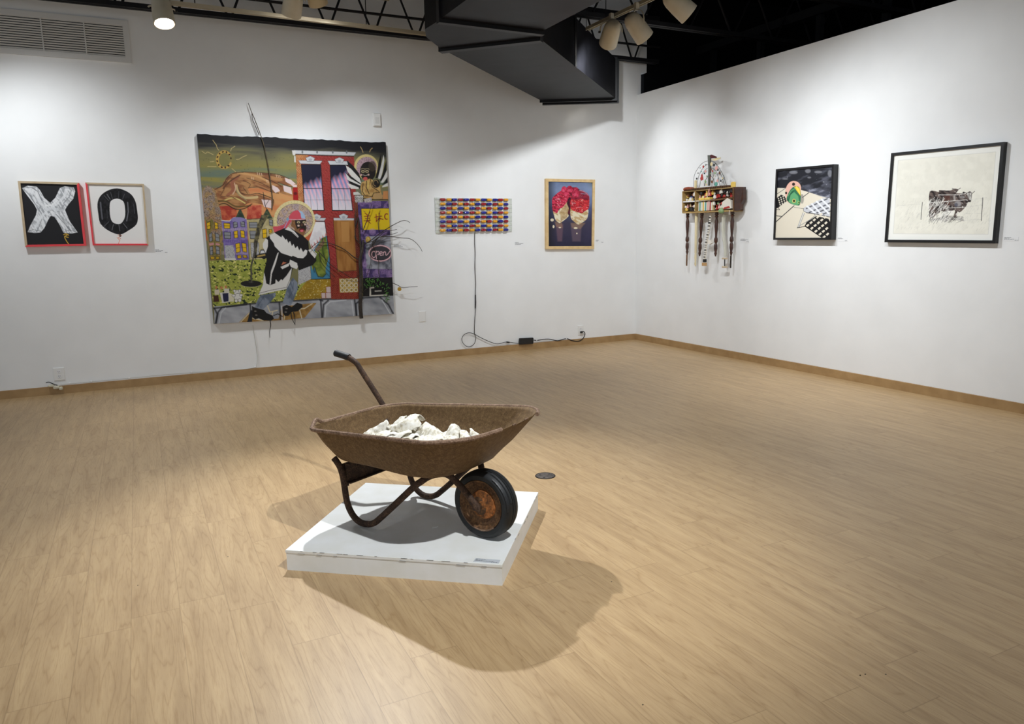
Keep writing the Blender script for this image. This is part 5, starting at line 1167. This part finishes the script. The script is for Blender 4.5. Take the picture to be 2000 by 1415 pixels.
# ---------------------------------------------------------------- cake painting
t = thing('cake_painting', 'painting of a raspberry topped cake slice pair in a pale wood frame', 'painting', WB(1114, 480))
P = Paint(1060, 340, 1170, 496, 5, (70, 84, 120)).fr(1040, 330, 8.327)
def cb(X, Y):
    x = (X-1040)*8.327; y = (Y-330)*8.327; r = np.zeros(X.shape+(3,))
    st = [(170, (108, 124, 160)), (320, (132, 150, 186)), (520, (110, 126, 166)), (720, (70, 76, 112)), (900, (62, 58, 82)), (1100, (54, 50, 78)), (1290, (38, 38, 62))]
    yy = y-np.abs(x-640)*.0+(fbm(X, Y, 8, 0, 1, 3)-.5)*120
    for c in range(3): r[..., c] = np.interp(yy, [a for a, _ in st], [b[c] for _, b in st])
    r = r*np.clip(.55+.45*np.clip((x-270)/120, 0, 1)+.0, 0, 1.1)[..., None]*np.where(x > 800, 1.0+.12*np.clip((x-800)/150, 0, 1), 1)[..., None]
    g2 = np.clip((x-870)/120, 0, 1)*np.clip((340-y)/140, 0, 1); r = r*(1-g2[..., None])+np.array([112, 126, 120])*g2[..., None]
    return c2l(np.clip(r, 0, 255))
P.fill([(200, 100), (1100, 100), (1100, 1400), (200, 1400)], cb)
for x0, x1, c in ((380, 500, (150, 110, 120)), (620, 800, (140, 116, 126))): P.fill([(x0, 900), (x1, 900), (x1-20, 1180), (x0+30, 1180)], c, .35, 14)
P.fill([(360, 860), (480, 880), (490, 960), (390, 950)], (170, 130, 100), .5, 10); P.fill([(620, 880), (860, 880), (780, 980), (640, 960)], (168, 134, 104), .5, 10)
P.fill([(560, 470), (630, 470), (625, 720), (560, 700)], (50, 18, 40), 1, 5)
CR = mixn((206, 172, 116), (246, 236, 206), 3, .3, .6, .5, 2, 5); RD = mixn((140, 10, 36), (226, 56, 90), 2.2, .3, .62, .3, 2.5, 7, (250, 150, 170), .84)
P.fill([(470, 360), (560, 300), (720, 300), (780, 350), (700, 470), (640, 560), (610, 700), (570, 560), (520, 520)], mixn((92, 10, 34), (140, 20, 50), 4, .3, .7))
P.fill(S2([(335, 660), (400, 700), (560, 540), (620, 640), (600, 740), (560, 800), (450, 880), (420, 870), (380, 840), (350, 760)], 4), CR, 1, 2); P.fill([(450, 700), (560, 540), (600, 650), (560, 790), (460, 860)], mixn((166, 128, 76), (210, 180, 130), 5, .3, .7), .8, 3)
P.fill(S2([(620, 650), (700, 690), (800, 720), (900, 660), (905, 740), (880, 820), (800, 880), (745, 905), (680, 860), (625, 800)], 4), CR, 1, 2)
P.fill(S2([(325, 480), (400, 400), (480, 350), (560, 370), (620, 430), (620, 500), (560, 540), (500, 620), (430, 660), (400, 720), (330, 680), (320, 580)], 4), RD, 1, 2)
P.fill(S2([(610, 490), (650, 430), (760, 350), (850, 370), (915, 430), (925, 500), (915, 640), (850, 690), (800, 720), (690, 690), (620, 640)], 4), mixn((150, 12, 30), (230, 56, 66), 2.2, .3, .62, .3, 2.5, 9, (250, 160, 150), .85), 1, 2)
P.fill([(650, 430), (760, 350), (850, 370), (915, 430), (925, 500), (800, 490), (700, 500), (620, 490)], mixn((92, 14, 40), (150, 30, 70), 5, .3, .7), .75, 3)
P.fill(S2([(590, 470), (625, 480), (612, 560), (618, 640), (612, 720), (596, 760), (575, 720), (590, 640), (560, 560)], 4), mixn((46, 14, 34), (96, 16, 44), 4), 1, 4); P.line([(760, 352), (840, 370), (905, 430)], 9, (210, 176, 200), .7, 2); P.line([(790, 400), (860, 410)], 16, (176, 150, 180), .5, 3)
for cx, cy, rx, ry in ((705, 328, 42, 26), (515, 345, 46, 62), (605, 335, 52, 60), (550, 412, 46, 36), (700, 405, 56, 66)):
    P.ell(cx, cy, rx, ry, mixn((168, 16, 50), (230, 66, 104), 3, .3, .65, 0, 1, cx)); P.ell(cx-10, cy+14, rx*.4, ry*.35, (240, 110, 140), .5, 5)
for l in ([(370, 500), (430, 480), (460, 540)], [(400, 560), (440, 610)], [(640, 540), (660, 600)], [(720, 630), (790, 620)], [(700, 560), (640, 560)]): P.line(l, 6, (248, 190, 200), .8, 2)
for cx, cy, rx, ry in ((320, 832, 28, 24), (342, 940, 16, 24), (445, 955, 20, 10), (702, 965, 32, 16), (722, 1052, 12, 12), (660, 820, 12, 10), (745, 895, 14, 8)): P.ell(cx, cy, rx, ry, (238, 226, 196))
qd = quadW([(1066.5, 349), (1162.5, 351), (1160.5, 486.5), (1067, 487)], .04, 'b')
inn = frame(qd, .034, .04, .012, 'b', t, ['mapleframe']*4, name='wooden_frame'); picture('canvas', inn, P, t, 1.8)

# ---------------------------------------------------------------- folding chair painting
t = thing('poolside_painting', 'black framed painting of a beach ball shaped toy and a webbed folding chair', 'painting', WR(1570, 470))
P = Paint(1505, 315, 1640, 475, 5, (222, 214, 196)).fr(1500, 300, 7.45)
P.fill([(90, 100), (1050, 100), (1050, 690), (900, 660), (600, 565), (480, 530), (250, 505), (90, 500)], mixn((26, 28, 36), (86, 88, 100), 6, .45, .8, -.3, 3, 4, (150, 152, 160), .93))
for cx, cy, rx, ry in ((370, 275, 60, 24), (580, 255, 40, 30), (730, 270, 55, 18), (900, 290, 30, 50), (600, 350, 26, 12), (250, 370, 40, 10)): P.ell(cx, cy, rx, ry, (150, 152, 160), .5, 10)
P.fill([(500, 460), (900, 560), (905, 640), (800, 640), (600, 560)], mixn((70, 74, 88), (170, 174, 190), 4, .45, .7, -.2, 3, 8), .6, 10)
for l, w in (([(110, 1000), (380, 760)], 12), ([(110, 905), (195, 915)], 10), ([(130, 590), (250, 510)], 7), ([(500, 640), (595, 570)], 10), ([(380, 785), (530, 805)], 5)): P.line(l, w, (40, 40, 44))
# left shadow lattice
P.fill([(125, 650), (190, 600), (240, 620), (280, 690), (210, 740), (150, 790), (120, 800)], (22, 22, 24))
for i in range(5):
    for j in range(4): x, y = 140+j*34+i*8, 650+i*30-j*14; P.fill([(x, y), (x+14, y-7), (x+24, y+10), (x+10, y+18)], (222, 214, 196))
P.line([(120, 815), (170, 820), (150, 790)], 7, (22, 22, 24))
# toy
P.fill(S2([(260, 640), (250, 560), (275, 470), (330, 410), (400, 402), (460, 440), (480, 500), (475, 620), (470, 740), (430, 755), (340, 735), (280, 700)], 4), (226, 178, 160), 1, 1.5)
P.ell(495, 660, 28, 70, (90, 88, 90), .6, 8)
P.fill(S2([(270, 660), (300, 570), (350, 500), (400, 475), (450, 490), (475, 560), (478, 640), (465, 740), (430, 757), (340, 735), (290, 700)], 4), (46, 112, 78)); P.fill([(380, 490), (420, 475), (465, 510), (475, 620), (430, 560)], (224, 190, 60)); P.fill([(400, 480), (420, 476), (470, 560), (460, 600)], (240, 214, 90))
P.fill([(300, 700), (330, 600), (380, 560), (440, 620), (455, 720), (430, 755), (350, 735)], (96, 164, 112)); P.line([(300, 690), (320, 600), (370, 550)], 10, (24, 76, 54)); P.line([(290, 620), (340, 540), (400, 510)], 7, (120, 180, 120))
for cx, cy, r_ in ((372, 447, 22), (264, 575, 16)): P.ell(cx, cy, r_, r_*1.1, (40, 26, 24))
P.ell(378, 690, 26, 30, (206, 196, 110)); P.ell(378, 690, 15, 19, (20, 20, 20)); P.ell(445, 712, 18, 20, (150, 190, 110)); P.ell(450, 714, 9, 11, (20, 20, 20))
# webbed chair
P.fill([(520, 790), (800, 650), (900, 645), (900, 925), (700, 880), (530, 850)], (196, 198, 204)); 
for l in ([(600, 860), (905, 720)], [(680, 880), (905, 780)], [(560, 800), (860, 660)], [(760, 900), (905, 840)]): P.line(l, 20, (92, 94, 102))
for l in ([(570, 770), (700, 880)], [(640, 735), (790, 900)], [(710, 700), (880, 870)], [(780, 668), (905, 790)]): P.line(l, 26, (226, 228, 232))
P.line([(560, 862), (700, 882), (900, 925)], 10, (24, 24, 26)); P.line([(515, 800), (520, 840), (560, 860)], 8, (110, 114, 120))
for l in ([(510, 860), (430, 1080)], [(530, 870), (450, 1075)], [(440, 1065), (600, 970), (690, 900)], [(440, 1080), (540, 1060)]): P.line(l, 7, (120, 126, 134))
P.line([(520, 865), (442, 1065)], 5, (236, 238, 240))
# lattice shadow
P.fill([(530, 1060), (560, 1000), (700, 910), (880, 950), (905, 1000), (905, 1240), (800, 1235)], (20, 20, 22))
for i in range(6):
    for j in range(5):
        x, y = 570+i*60+j*48, 1050+i*42-j*40
        if x < 880 and y < 1220: P.fill([(x-18, y), (x+14, y-26), (x+34, y-10), (x+4, y+20)], (222, 214, 196))
P.line([(425, 1082), (540, 1062), (800, 1235)], 10, (20, 20, 22))
qd = quadW([(1515.3, 330.8), (1628.5, 320.8), (1623.5, 468.8), (1510, 468.8)], .062, 'r')
inn = frame(qd, .020, .062, .010, 'r', t, ['blackframe']*4, name='black_frame'); picture('canvas', inn, P, t, 1.8, gain=1.0)

# ---------------------------------------------------------------- cow print
t = thing('cow_print', 'large black framed drawing of two cattle behind a wire fence', 'picture', WR(1845, 475))
P = Paint(1725, 270, 1972, 480, 4.5, (240, 240, 234)).fr(1480, 250, 3.846)
P.fill([(1055, 245), (1790, 180), (1730, 800), (1018, 795)], mixn((238, 236, 224), (232, 230, 218), 12))
P.line([(1055, 245), (1790, 180), (1730, 800), (1018, 795), (1055, 245)], 3, (206, 206, 200), .8)
P.fr(1740, 330, 9.09); r2 = random.Random(12)
for i in range(420):   # faint pencil texture and grasses
    x = r2.uniform(80, 1750); y = r2.uniform(560, 1110) if i < 320 else r2.uniform(20, 500); L_ = r2.uniform(30, 80); a = -1.0+r2.uniform(-.3, .3)
    P.line([(x, y), (x+L_*math.cos(a), y+L_*math.sin(a))], 4, (150, 148, 142), .30 if i < 320 else .12, 1.5)
P.fill(S2([(690, 405), (850, 410), (860, 380), (1050, 385), (1120, 350), (1200, 370), (1170, 430), (1330, 430), (1400, 400), (1440, 440), (1420, 580), (1370, 590), (1330, 670), (1230, 770), (1180, 760), (1160, 860), (1110, 860), (1140, 750), (1100, 740), (990, 770), (900, 750), (800, 830), (690, 870), (680, 700)], 4), mixn((38, 30, 30), (110, 96, 90), 3.6, .35, .7, .6, 2, 6, (200, 196, 190), .9), 1, 1.5)
P.fill([(950, 480), (1050, 470), (1050, 640), (960, 740), (930, 640)], (96, 56, 44), .6, 8); P.ell(1190, 620, 60, 50, (170, 168, 170), .7, 12); P.ell(1160, 640, 30, 36, (70, 74, 92), .8, 8); P.ell(1265, 500, 45, 28, (150, 148, 146), .6, 8); P.fill([(1110, 480), (1140, 470), (1150, 560), (1120, 570)], (190, 186, 182), .6, 6)
P.fill([(1350, 430), (1430, 420), (1430, 560), (1380, 540)], (206, 204, 198), .9, 3); P.fill([(1370, 560), (1420, 560), (1415, 588), (1375, 590)], (28, 26, 26))
for l in ([(1440, 440), (1485, 400)], [(1340, 430), (1290, 410)], [(1190, 370), (1235, 342)], [(1120, 360), (1090, 350)], [(1390, 440), (1380, 540)]): P.line(l, 12, (60, 52, 48), .9)
P.ell(1290, 425, 20, 14, (30, 26, 26)); P.ell(1410, 480, 7, 9, (26, 24, 24))
P.fill([(900, 790), (1020, 745), (1130, 745), (1100, 820), (960, 830)], (242, 240, 232), 1, 3)
P.fill([(700, 900), (1000, 830), (1280, 850), (1300, 930), (1150, 910), (950, 930)], mixn((60, 54, 50), (190, 186, 180), 3, .35, .65, .4, 3), .8, 8)
for i in range(230):
    x = r2.uniform(640, 1000); y = r2.uniform(580, 980); L_ = r2.uniform(40, 110); a = -1.05+r2.uniform(-.2, .25)
    P.line([(x, y), (x+L_*math.cos(a), y+L_*math.sin(a))], 6, (242, 240, 234) if i % 3 else (40, 36, 34), .85, 1)
for i in range(60):
    x = r2.uniform(850, 1260); y = r2.uniform(880, 960); P.line([(x, y), (x+r2.uniform(30, 70), y-r2.uniform(20, 60))], 5, (240, 238, 230) if i % 2 else (60, 54, 50), .8)
for l in ([(840, 462), (1170, 462), (1330, 440)], [(690, 605), (960, 580), (1350, 548)], [(930, 700), (1180, 690), (1320, 680)]): P.line(l, 8, (244, 242, 236))
for l in ([(1430, 545), (1700, 515)], [(1330, 675), (1620, 645)], [(1320, 800), (1600, 785)], [(120, 655), (520, 625)], [(1300, 915), (1600, 905)]): P.line(l, 4, (190, 188, 182), .8)
P.line([(558, 595), (535, 900)], 10, (80, 78, 76)); P.line([(1632, 515), (1605, 920)], 13, (70, 66, 64))
qd = quadW([(1740.5, 299.3), (1961.5, 277.2), (1943.5, 475.8), (1727.3, 473.6)], .04, 'r')
inn = frame(qd, .022, .04, .012, 'r', t, ['blackframe']*4, name='black_frame'); picture('sheet', inn, P, t, 1.5, 'print_glazed', gain=1.0)

# ---------------------------------------------------------------- shelf sculpture
t = thing('shelf_sculpture', 'wall mounted wooden shelf box crammed with trinkets on hanging turned legs', 'wall sculpture', WR(1385, 410))
DD = .13
def E(x, y, d=DD): return WR(1320+x/10.107, 280+y/10.107, d)   # upper crop
def F(x, y, d=.07): return WR(1300+x/5.054, 280+y/5.054, d)    # lower crop
nW = np.array([1.0, 0, 0])
# box from measured front corners
TL, TR, BR, BL = E(132, 955), E(1130, 870), E(1135, 1330), E(130, 1372)
def BX(u, v, d=0): p = lerp4([TL, TR, BR, BL], u, v); return p+nW*d
def bar(a, b, w, dep, m, nm, x0=0.0):
    """board between a and b on the front plane, w wide, dep deep toward the wall"""
    d = (b-a)/np.linalg.norm(b-a); n = np.cross(d, nW); n /= np.linalg.norm(n)
    return obj(nm, G().prism([a-n*w/2+nW*x0, b-n*w/2+nW*x0, b+n*w/2+nW*x0, a+n*w/2+nW*x0], nW*dep), M[m], t)
obj('back_board', G().prism([BX(0, 0, DD-.012), BX(1, 0, DD-.012), BX(1, 1, DD-.012), BX(0, 1, DD-.012)], nW*.010), M['darkwood'], t)
bar(BX(0, 0), BX(1, 0), .012, DD, 'box_light', 'board'); bar(BX(0, 1), BX(1, 1), .016, DD, 'box_light', 'board'); bar(BX(0, 0), BX(0, 1), .014, DD, 'box_light', 'board'); bar(BX(1, 0), BX(1, 1), .018, DD, 'oldwood', 'board')
bar(BX(.265, 0), BX(.265, 1), .012, DD*.9, 'box_light', 'divider'); bar(BX(.0, .49), BX(.265, .49), .012, DD*.8, 'platform', 'shelf'); bar(BX(.265, .49), BX(.57, .47), .012, DD*.8, 'cream', 'shelf'); bar(BX(.57, .50), BX(1, .44), .016, DD*.9, 'oldwood', 'shelf')
# louvred ridge on top
g = G()
for i in range(26):
    p = BX(.05+.83*i/25, -.055); g.box(p+nW*.03, (.06, .010, .03), np.array([[1, 0, 0], [0, .8, -.6], [0, .6, .8]]))
g.prism([BX(.03, -.005), BX(.93, -.02), BX(.93, -.06), BX(.03, -.05)], nW*.07)
obj('ridge', g, M['oldwood'], t)
obj('roof_piece', G().prism([BX(.02, -.04), BX(.18, -.07), BX(.18, -.15), BX(.12, -.20), BX(.04, -.18), BX(.01, -.12)], nW*.06), mat('red_brown_wood', lin(140, 62, 34), .5), t)
obj('side_bracket', G().prism([BX(1.02, .0, .0)+np.array([0, -.002, 0]), BX(1.10, 0, .06), BX(1.10, .55, .06), BX(1.06, .72, .05), BX(1.06, .95, .05), BX(1.02, 1, 0)], nW*.04), M['darkwood'], t)
# coloured trinkets inside
TC = [mat('trinket_%s' % n_, lin(*c), .45) for n_, c in (('white', (228, 222, 210)), ('black', (30, 28, 28)), ('yellow', (232, 198, 96)), ('red', (176, 46, 38)), ('teal', (90, 160, 146)), ('pink', (226, 168, 160)), ('blue', (60, 80, 150)), ('brown', (110, 66, 40)), ('cream', (226, 208, 160)), ('green', (140, 170, 120)))]
r3 = random.Random(21)
def trinket(u, v, s, k, kind):
    p = BX(u, v, .02+.03*r3.random()); g = G()
    if kind == 0:   # little figure: lathe body with head
        g.lathe([(s*.3, 0), (s*.42, s*.15), (s*.28, s*.8), (s*.14, s), (s*.27, s*1.2), (s*.25, s*1.45), (.001, s*1.6)], p, (0, 0, 1), 8)
    elif kind == 1: g.rbox(p+np.array([0, 0, s*.5]), (s*.7, s*.9, s), s*.12)
    elif kind == 2: g.lathe([(.001, -s*.45), (s*.35, -s*.3), (s*.45, 0), (s*.35, s*.3), (.001, s*.45)], p+np.array([0, 0, s*.45]), (0, 0, 1), 10)
    else:           # house with pitched roof
        a = p; q_ = [(-.5, 0), (.5, 0), (.5, .7), (0, 1.15), (-.5, .7)]; g.prism([a+np.array([0, y*s, z*s]) for y, z in q_], nW*s*.6)
    obj('trinket', g, TC[k], t, kind in (0, 2))
rows_ = [(.03, .23, .46, (0, 2, 7, 8, 1, 0, 6), 9), (.03, .23, .94, (0, 2, 1, 5, 1, 7, 8), 10), (.30, .56, .44, (0, 5, 1, 3, 1, 2), 12), (.60, .96, .42, (0, 0, 1, 3, 3, 1, 7), 14), (.60, .96, .93, (0, 0, 3, 9, 7, 5), 13)]
for ua, ub, v, ks, n_ in rows_:
    n_ = int(n_*1.5)
    for i in range(n_):
        trinket(ua+(ub-ua)*(i+.5)/n_, v-r3.choice((0, 0, .04, .14, .2)), r3.uniform(.020, .046), ks[i % len(ks)], r3.choice((0, 0, 1, 2, 3)))
for i, k in enumerate((2, 2)): p = BX(.40+.115*i, .455, -.004); obj('matchbox', G().rbox(p+np.array([.02, 0, .010]), (.05, .085, .026), .003), TC[2], t)
for i in range(13):
    u = .315+.27*i/12; a = BX(u, .95, .03); h_ = .085+.02*r3.random(); obj('painted_strip', G().rbox(a+np.array([0, 0, h_/2]), (.03, .013, h_), .002), TC[(0, 4, 0, 0, 2, 0, 4, 0, 5, 0, 3, 0, 8)[i]], t)
obj('house_piece', G().prism([BX(.80, .93, -.006), BX(.97, .90, -.006), BX(.96, .55, -.006), BX(.90, .44, -.006), BX(.80, .62, -.006)], nW*.03), TC[0], t)
obj('roof_slab', G().prism([BX(.82, .93, -.012), BX(.95, .86, -.012), BX(.93, .80, -.012), BX(.85, .84, -.012)], nW*.02), TC[3], t)
obj('shell_piece', G().lathe([(.002, -.03), (.026, -.015), (.034, .008), (.02, .028), (.002, .034)], BX(.80, .99, -.01), (.3, 1, .4), 10), TC[9], t, True)
obj('yellow_piece', G().rbox(E(1135, 820, .09), (.03, .06, .06), .008), TC[2], t); obj('peg', G().rbox(E(390, 815, .09), (.02, .025, .09), .003), TC[8], t)
obj('pendulum', G().tube([E(1060, 1320, .14), E(1052, 1410, .14)], .003, 6), TC[0], t)
obj('diagonal_straw', G().tube([E(665, 900, .138), E(625, 1040, .138)], .006, 8), TC[5], t)
# wire hoops and mast
wires = [[(350, 860), (365, 640), (440, 490), (530, 390), (620, 352), (700, 350), (790, 400), (870, 510), (940, 650), (1000, 830)], [(420, 860), (440, 700), (490, 560), (570, 450), (640, 420)], [(470, 860), (500, 660), (570, 540), (660, 480), (760, 520), (830, 640), (870, 840)], [(770, 380), (840, 520), (900, 640), (960, 830)], [(560, 850), (590, 720), (660, 640), (740, 700), (760, 840)]]
for w_ in wires: obj('wire_hoop', G().tube(smooth_path([E(x, y, .09) for x, y in w_], 5), .0022, 5), M['dark'], t, True)
obj('mast', G().prism([E(625, 235, .10), E(672, 235, .10), E(675, 500, .10), E(650, 840, .10), E(628, 840, .10), E(640, 500, .10)], nW*.02), mat('grey_green_wood', lin(84, 86, 78), .6), t)
pn = G(); pn.prism([E(672, 235, .098), E(700, 225, .098), E(800, 265, .085), E(795, 290, .085), E(690, 300, .098)], nW*.008); obj('pennant', pn, mat('maroon_cloth', lin(80, 24, 28), .8), t)
obj('feather', G().prism([E(690, 330, .09), E(790, 290, .08), E(880, 280, .07), E(875, 310, .07), (E(770, 345, .085))], nW*.005), TC[8], t)
disc_ = [(540, 462, 22, 3), (510, 690, 46, 3), (510, 640, 30, 3), (750, 430, 26, 1), (690, 520, 24, 7), (665, 675, 22, 3), (800, 490, 36, 5), (885, 745, 20, 1), (580, 555, 24, 5), (560, 595, 16, 1), (410, 700, 18, 1), (435, 590, 12, 1), (475, 488, 9, 1), (590, 420, 10, 1), (720, 550, 18, 3), (770, 590, 20, 9), (860, 590, 24, 7), (700, 410, 34, 8), (820, 530, 14, 1), (580, 760, 26, 9), (610, 650, 18, 9), (710, 760, 24, 7), (820, 740, 24, 5), (790, 812, 40, 4), (760, 660, 20, 0), (860, 660, 18, 0), (920, 690, 16, 8), (600, 820, 18, 8), (680, 600, 14, 9), (500, 560, 10, 4)]
for x, y, r_, k in disc_:
    c = E(x, y, .092+.006*r3.random()); q_ = r_/10.107*.0057; m_ = r3.choice((5, 6, 8))
    obj('hanging_charm', G().prism([c+np.array([0, q_*math.cos(a)*r3.uniform(.75, 1.15), q_*math.sin(a)*1.1]) for a in np.linspace(0, 6.283, m_, endpoint=False)], nW*.005), TC[k], t)
# turned legs
def turned(x0, y0, x1, y1, sc=1.0, tail=None):
    a, b = F(x0, y0, .075), F(x1, y1, .075); L_ = np.linalg.norm(b-a); d = (b-a)/L_
    pr = [(.018, 0), (.020, .06), (.014, .075), (.021, .10), (.013, .13), (.015, .17), (.021, .23), (.020, .33), (.013, .50), (.012, .56), (.020, .60), (.021, .66), (.012, .70), (.018, .74), (.020, .82), (.012, .90), (.016, .93), (.010, .97), (.006, 1.0)]
    return obj('turned_leg', G().lathe([(r*sc, h*L_) for r, h in pr], a, d, 14), M['darkwood'], t, True)
turned(218, 685, 212, 1100); turned(360, 685, 335, 1115); turned(505, 680, 492, 1118); turned(662, 670, 646, 1110)
obj('brush_tip', G().rbox((F(211, 1100, .075)+F(207, 1210, .075))/2, (.014, .014, abs((F(211, 1100)-F(207, 1210))[2])), .002), M['oldwood'], t)
obj('brush_tip', G().rbox((F(645, 1110, .075)+F(640, 1232, .075))/2, (.014, .014, abs((F(645, 1110)-F(640, 1232))[2])), .002), M['twig'], t)
a, b = F(305, 690, .075), F(293, 1222, .075); L_ = np.linalg.norm(b-a)
obj('cream_leg', G().lathe([(.017, 0), (.018, .1*L_), (.015, .5*L_), (.013, .73*L_), (.010, .745*L_), (.012, .76*L_), (.014, .82*L_), (.009, .9*L_), (.013, .945*L_), (.004, .99*L_)], a, (b-a)/L_, 12), mat('cream_wood', lin(224, 210, 172), .5), t, True)
g = G(); pp_ = smooth_path([F(448, 690, .075), F(440, 760, .075), F(425, 880, .075), F(405, 980, .075), F(395, 1080, .075), F(385, 1160, .075)], 4)
obj('striped_leg', g.tube(pp_, .013, 10), TC[0], t, True)
g = G()
for i in range(22): p = pp_[3+int(i*.75)] if 3+int(i*.75) < len(pp_) else pp_[-1]; g.box(p-nW*.010+np.array([0, 0, (i % 2)*.006]), (.012, .024, .0045))
obj('stripe', g, M['dark'], t); obj('foot_block', G().rbox(F(382, 1195, .075), (.03, .055, .035), .003), mat('tan_wood', lin(190, 150, 100), .6), t); obj('foot_collar', G().rbox(F(386, 1160, .075), (.03, .035, .035), .003), M['dark'], t); obj('ball_joint', G().lathe([(.002, -.018), (.014, -.012), (.018, 0), (.014, .012), (.002, .018)], F(435, 785, .075), (0, 0, 1), 10), M['dark'], t, True)
obj('jaw_piece', G().prism([F(420, 960, .09), F(450, 955, .09), F(455, 985, .09), F(430, 1000, .09), F(415, 985, .09)], nW*.03), TC[0], t)
obj('white_leg', G().tube(smooth_path([F(585, 700, .075), F(575, 760, .075), F(572, 880, .075), F(582, 980, .075), F(590, 1060, .075), F(590, 1120, .075)], 5), [.030]*5+[.026]*5+[.023]*5+[.020]*5+[.018]*5+[.016], 12, flat=.6), mat('grey_white_wood', lin(206, 204, 190), .5), t, True)
for y in (1138, 1222): obj('wheel_block', G().rbox(F(583, y, .075), (.03, .062, .018), .003), mat('block_wood', lin(200, 180, 150), .6), t)
obj('axle_rod', G().tube([F(584, 1145, .075), F(583, 1218, .075)], .006, 6), M['dark'], t)
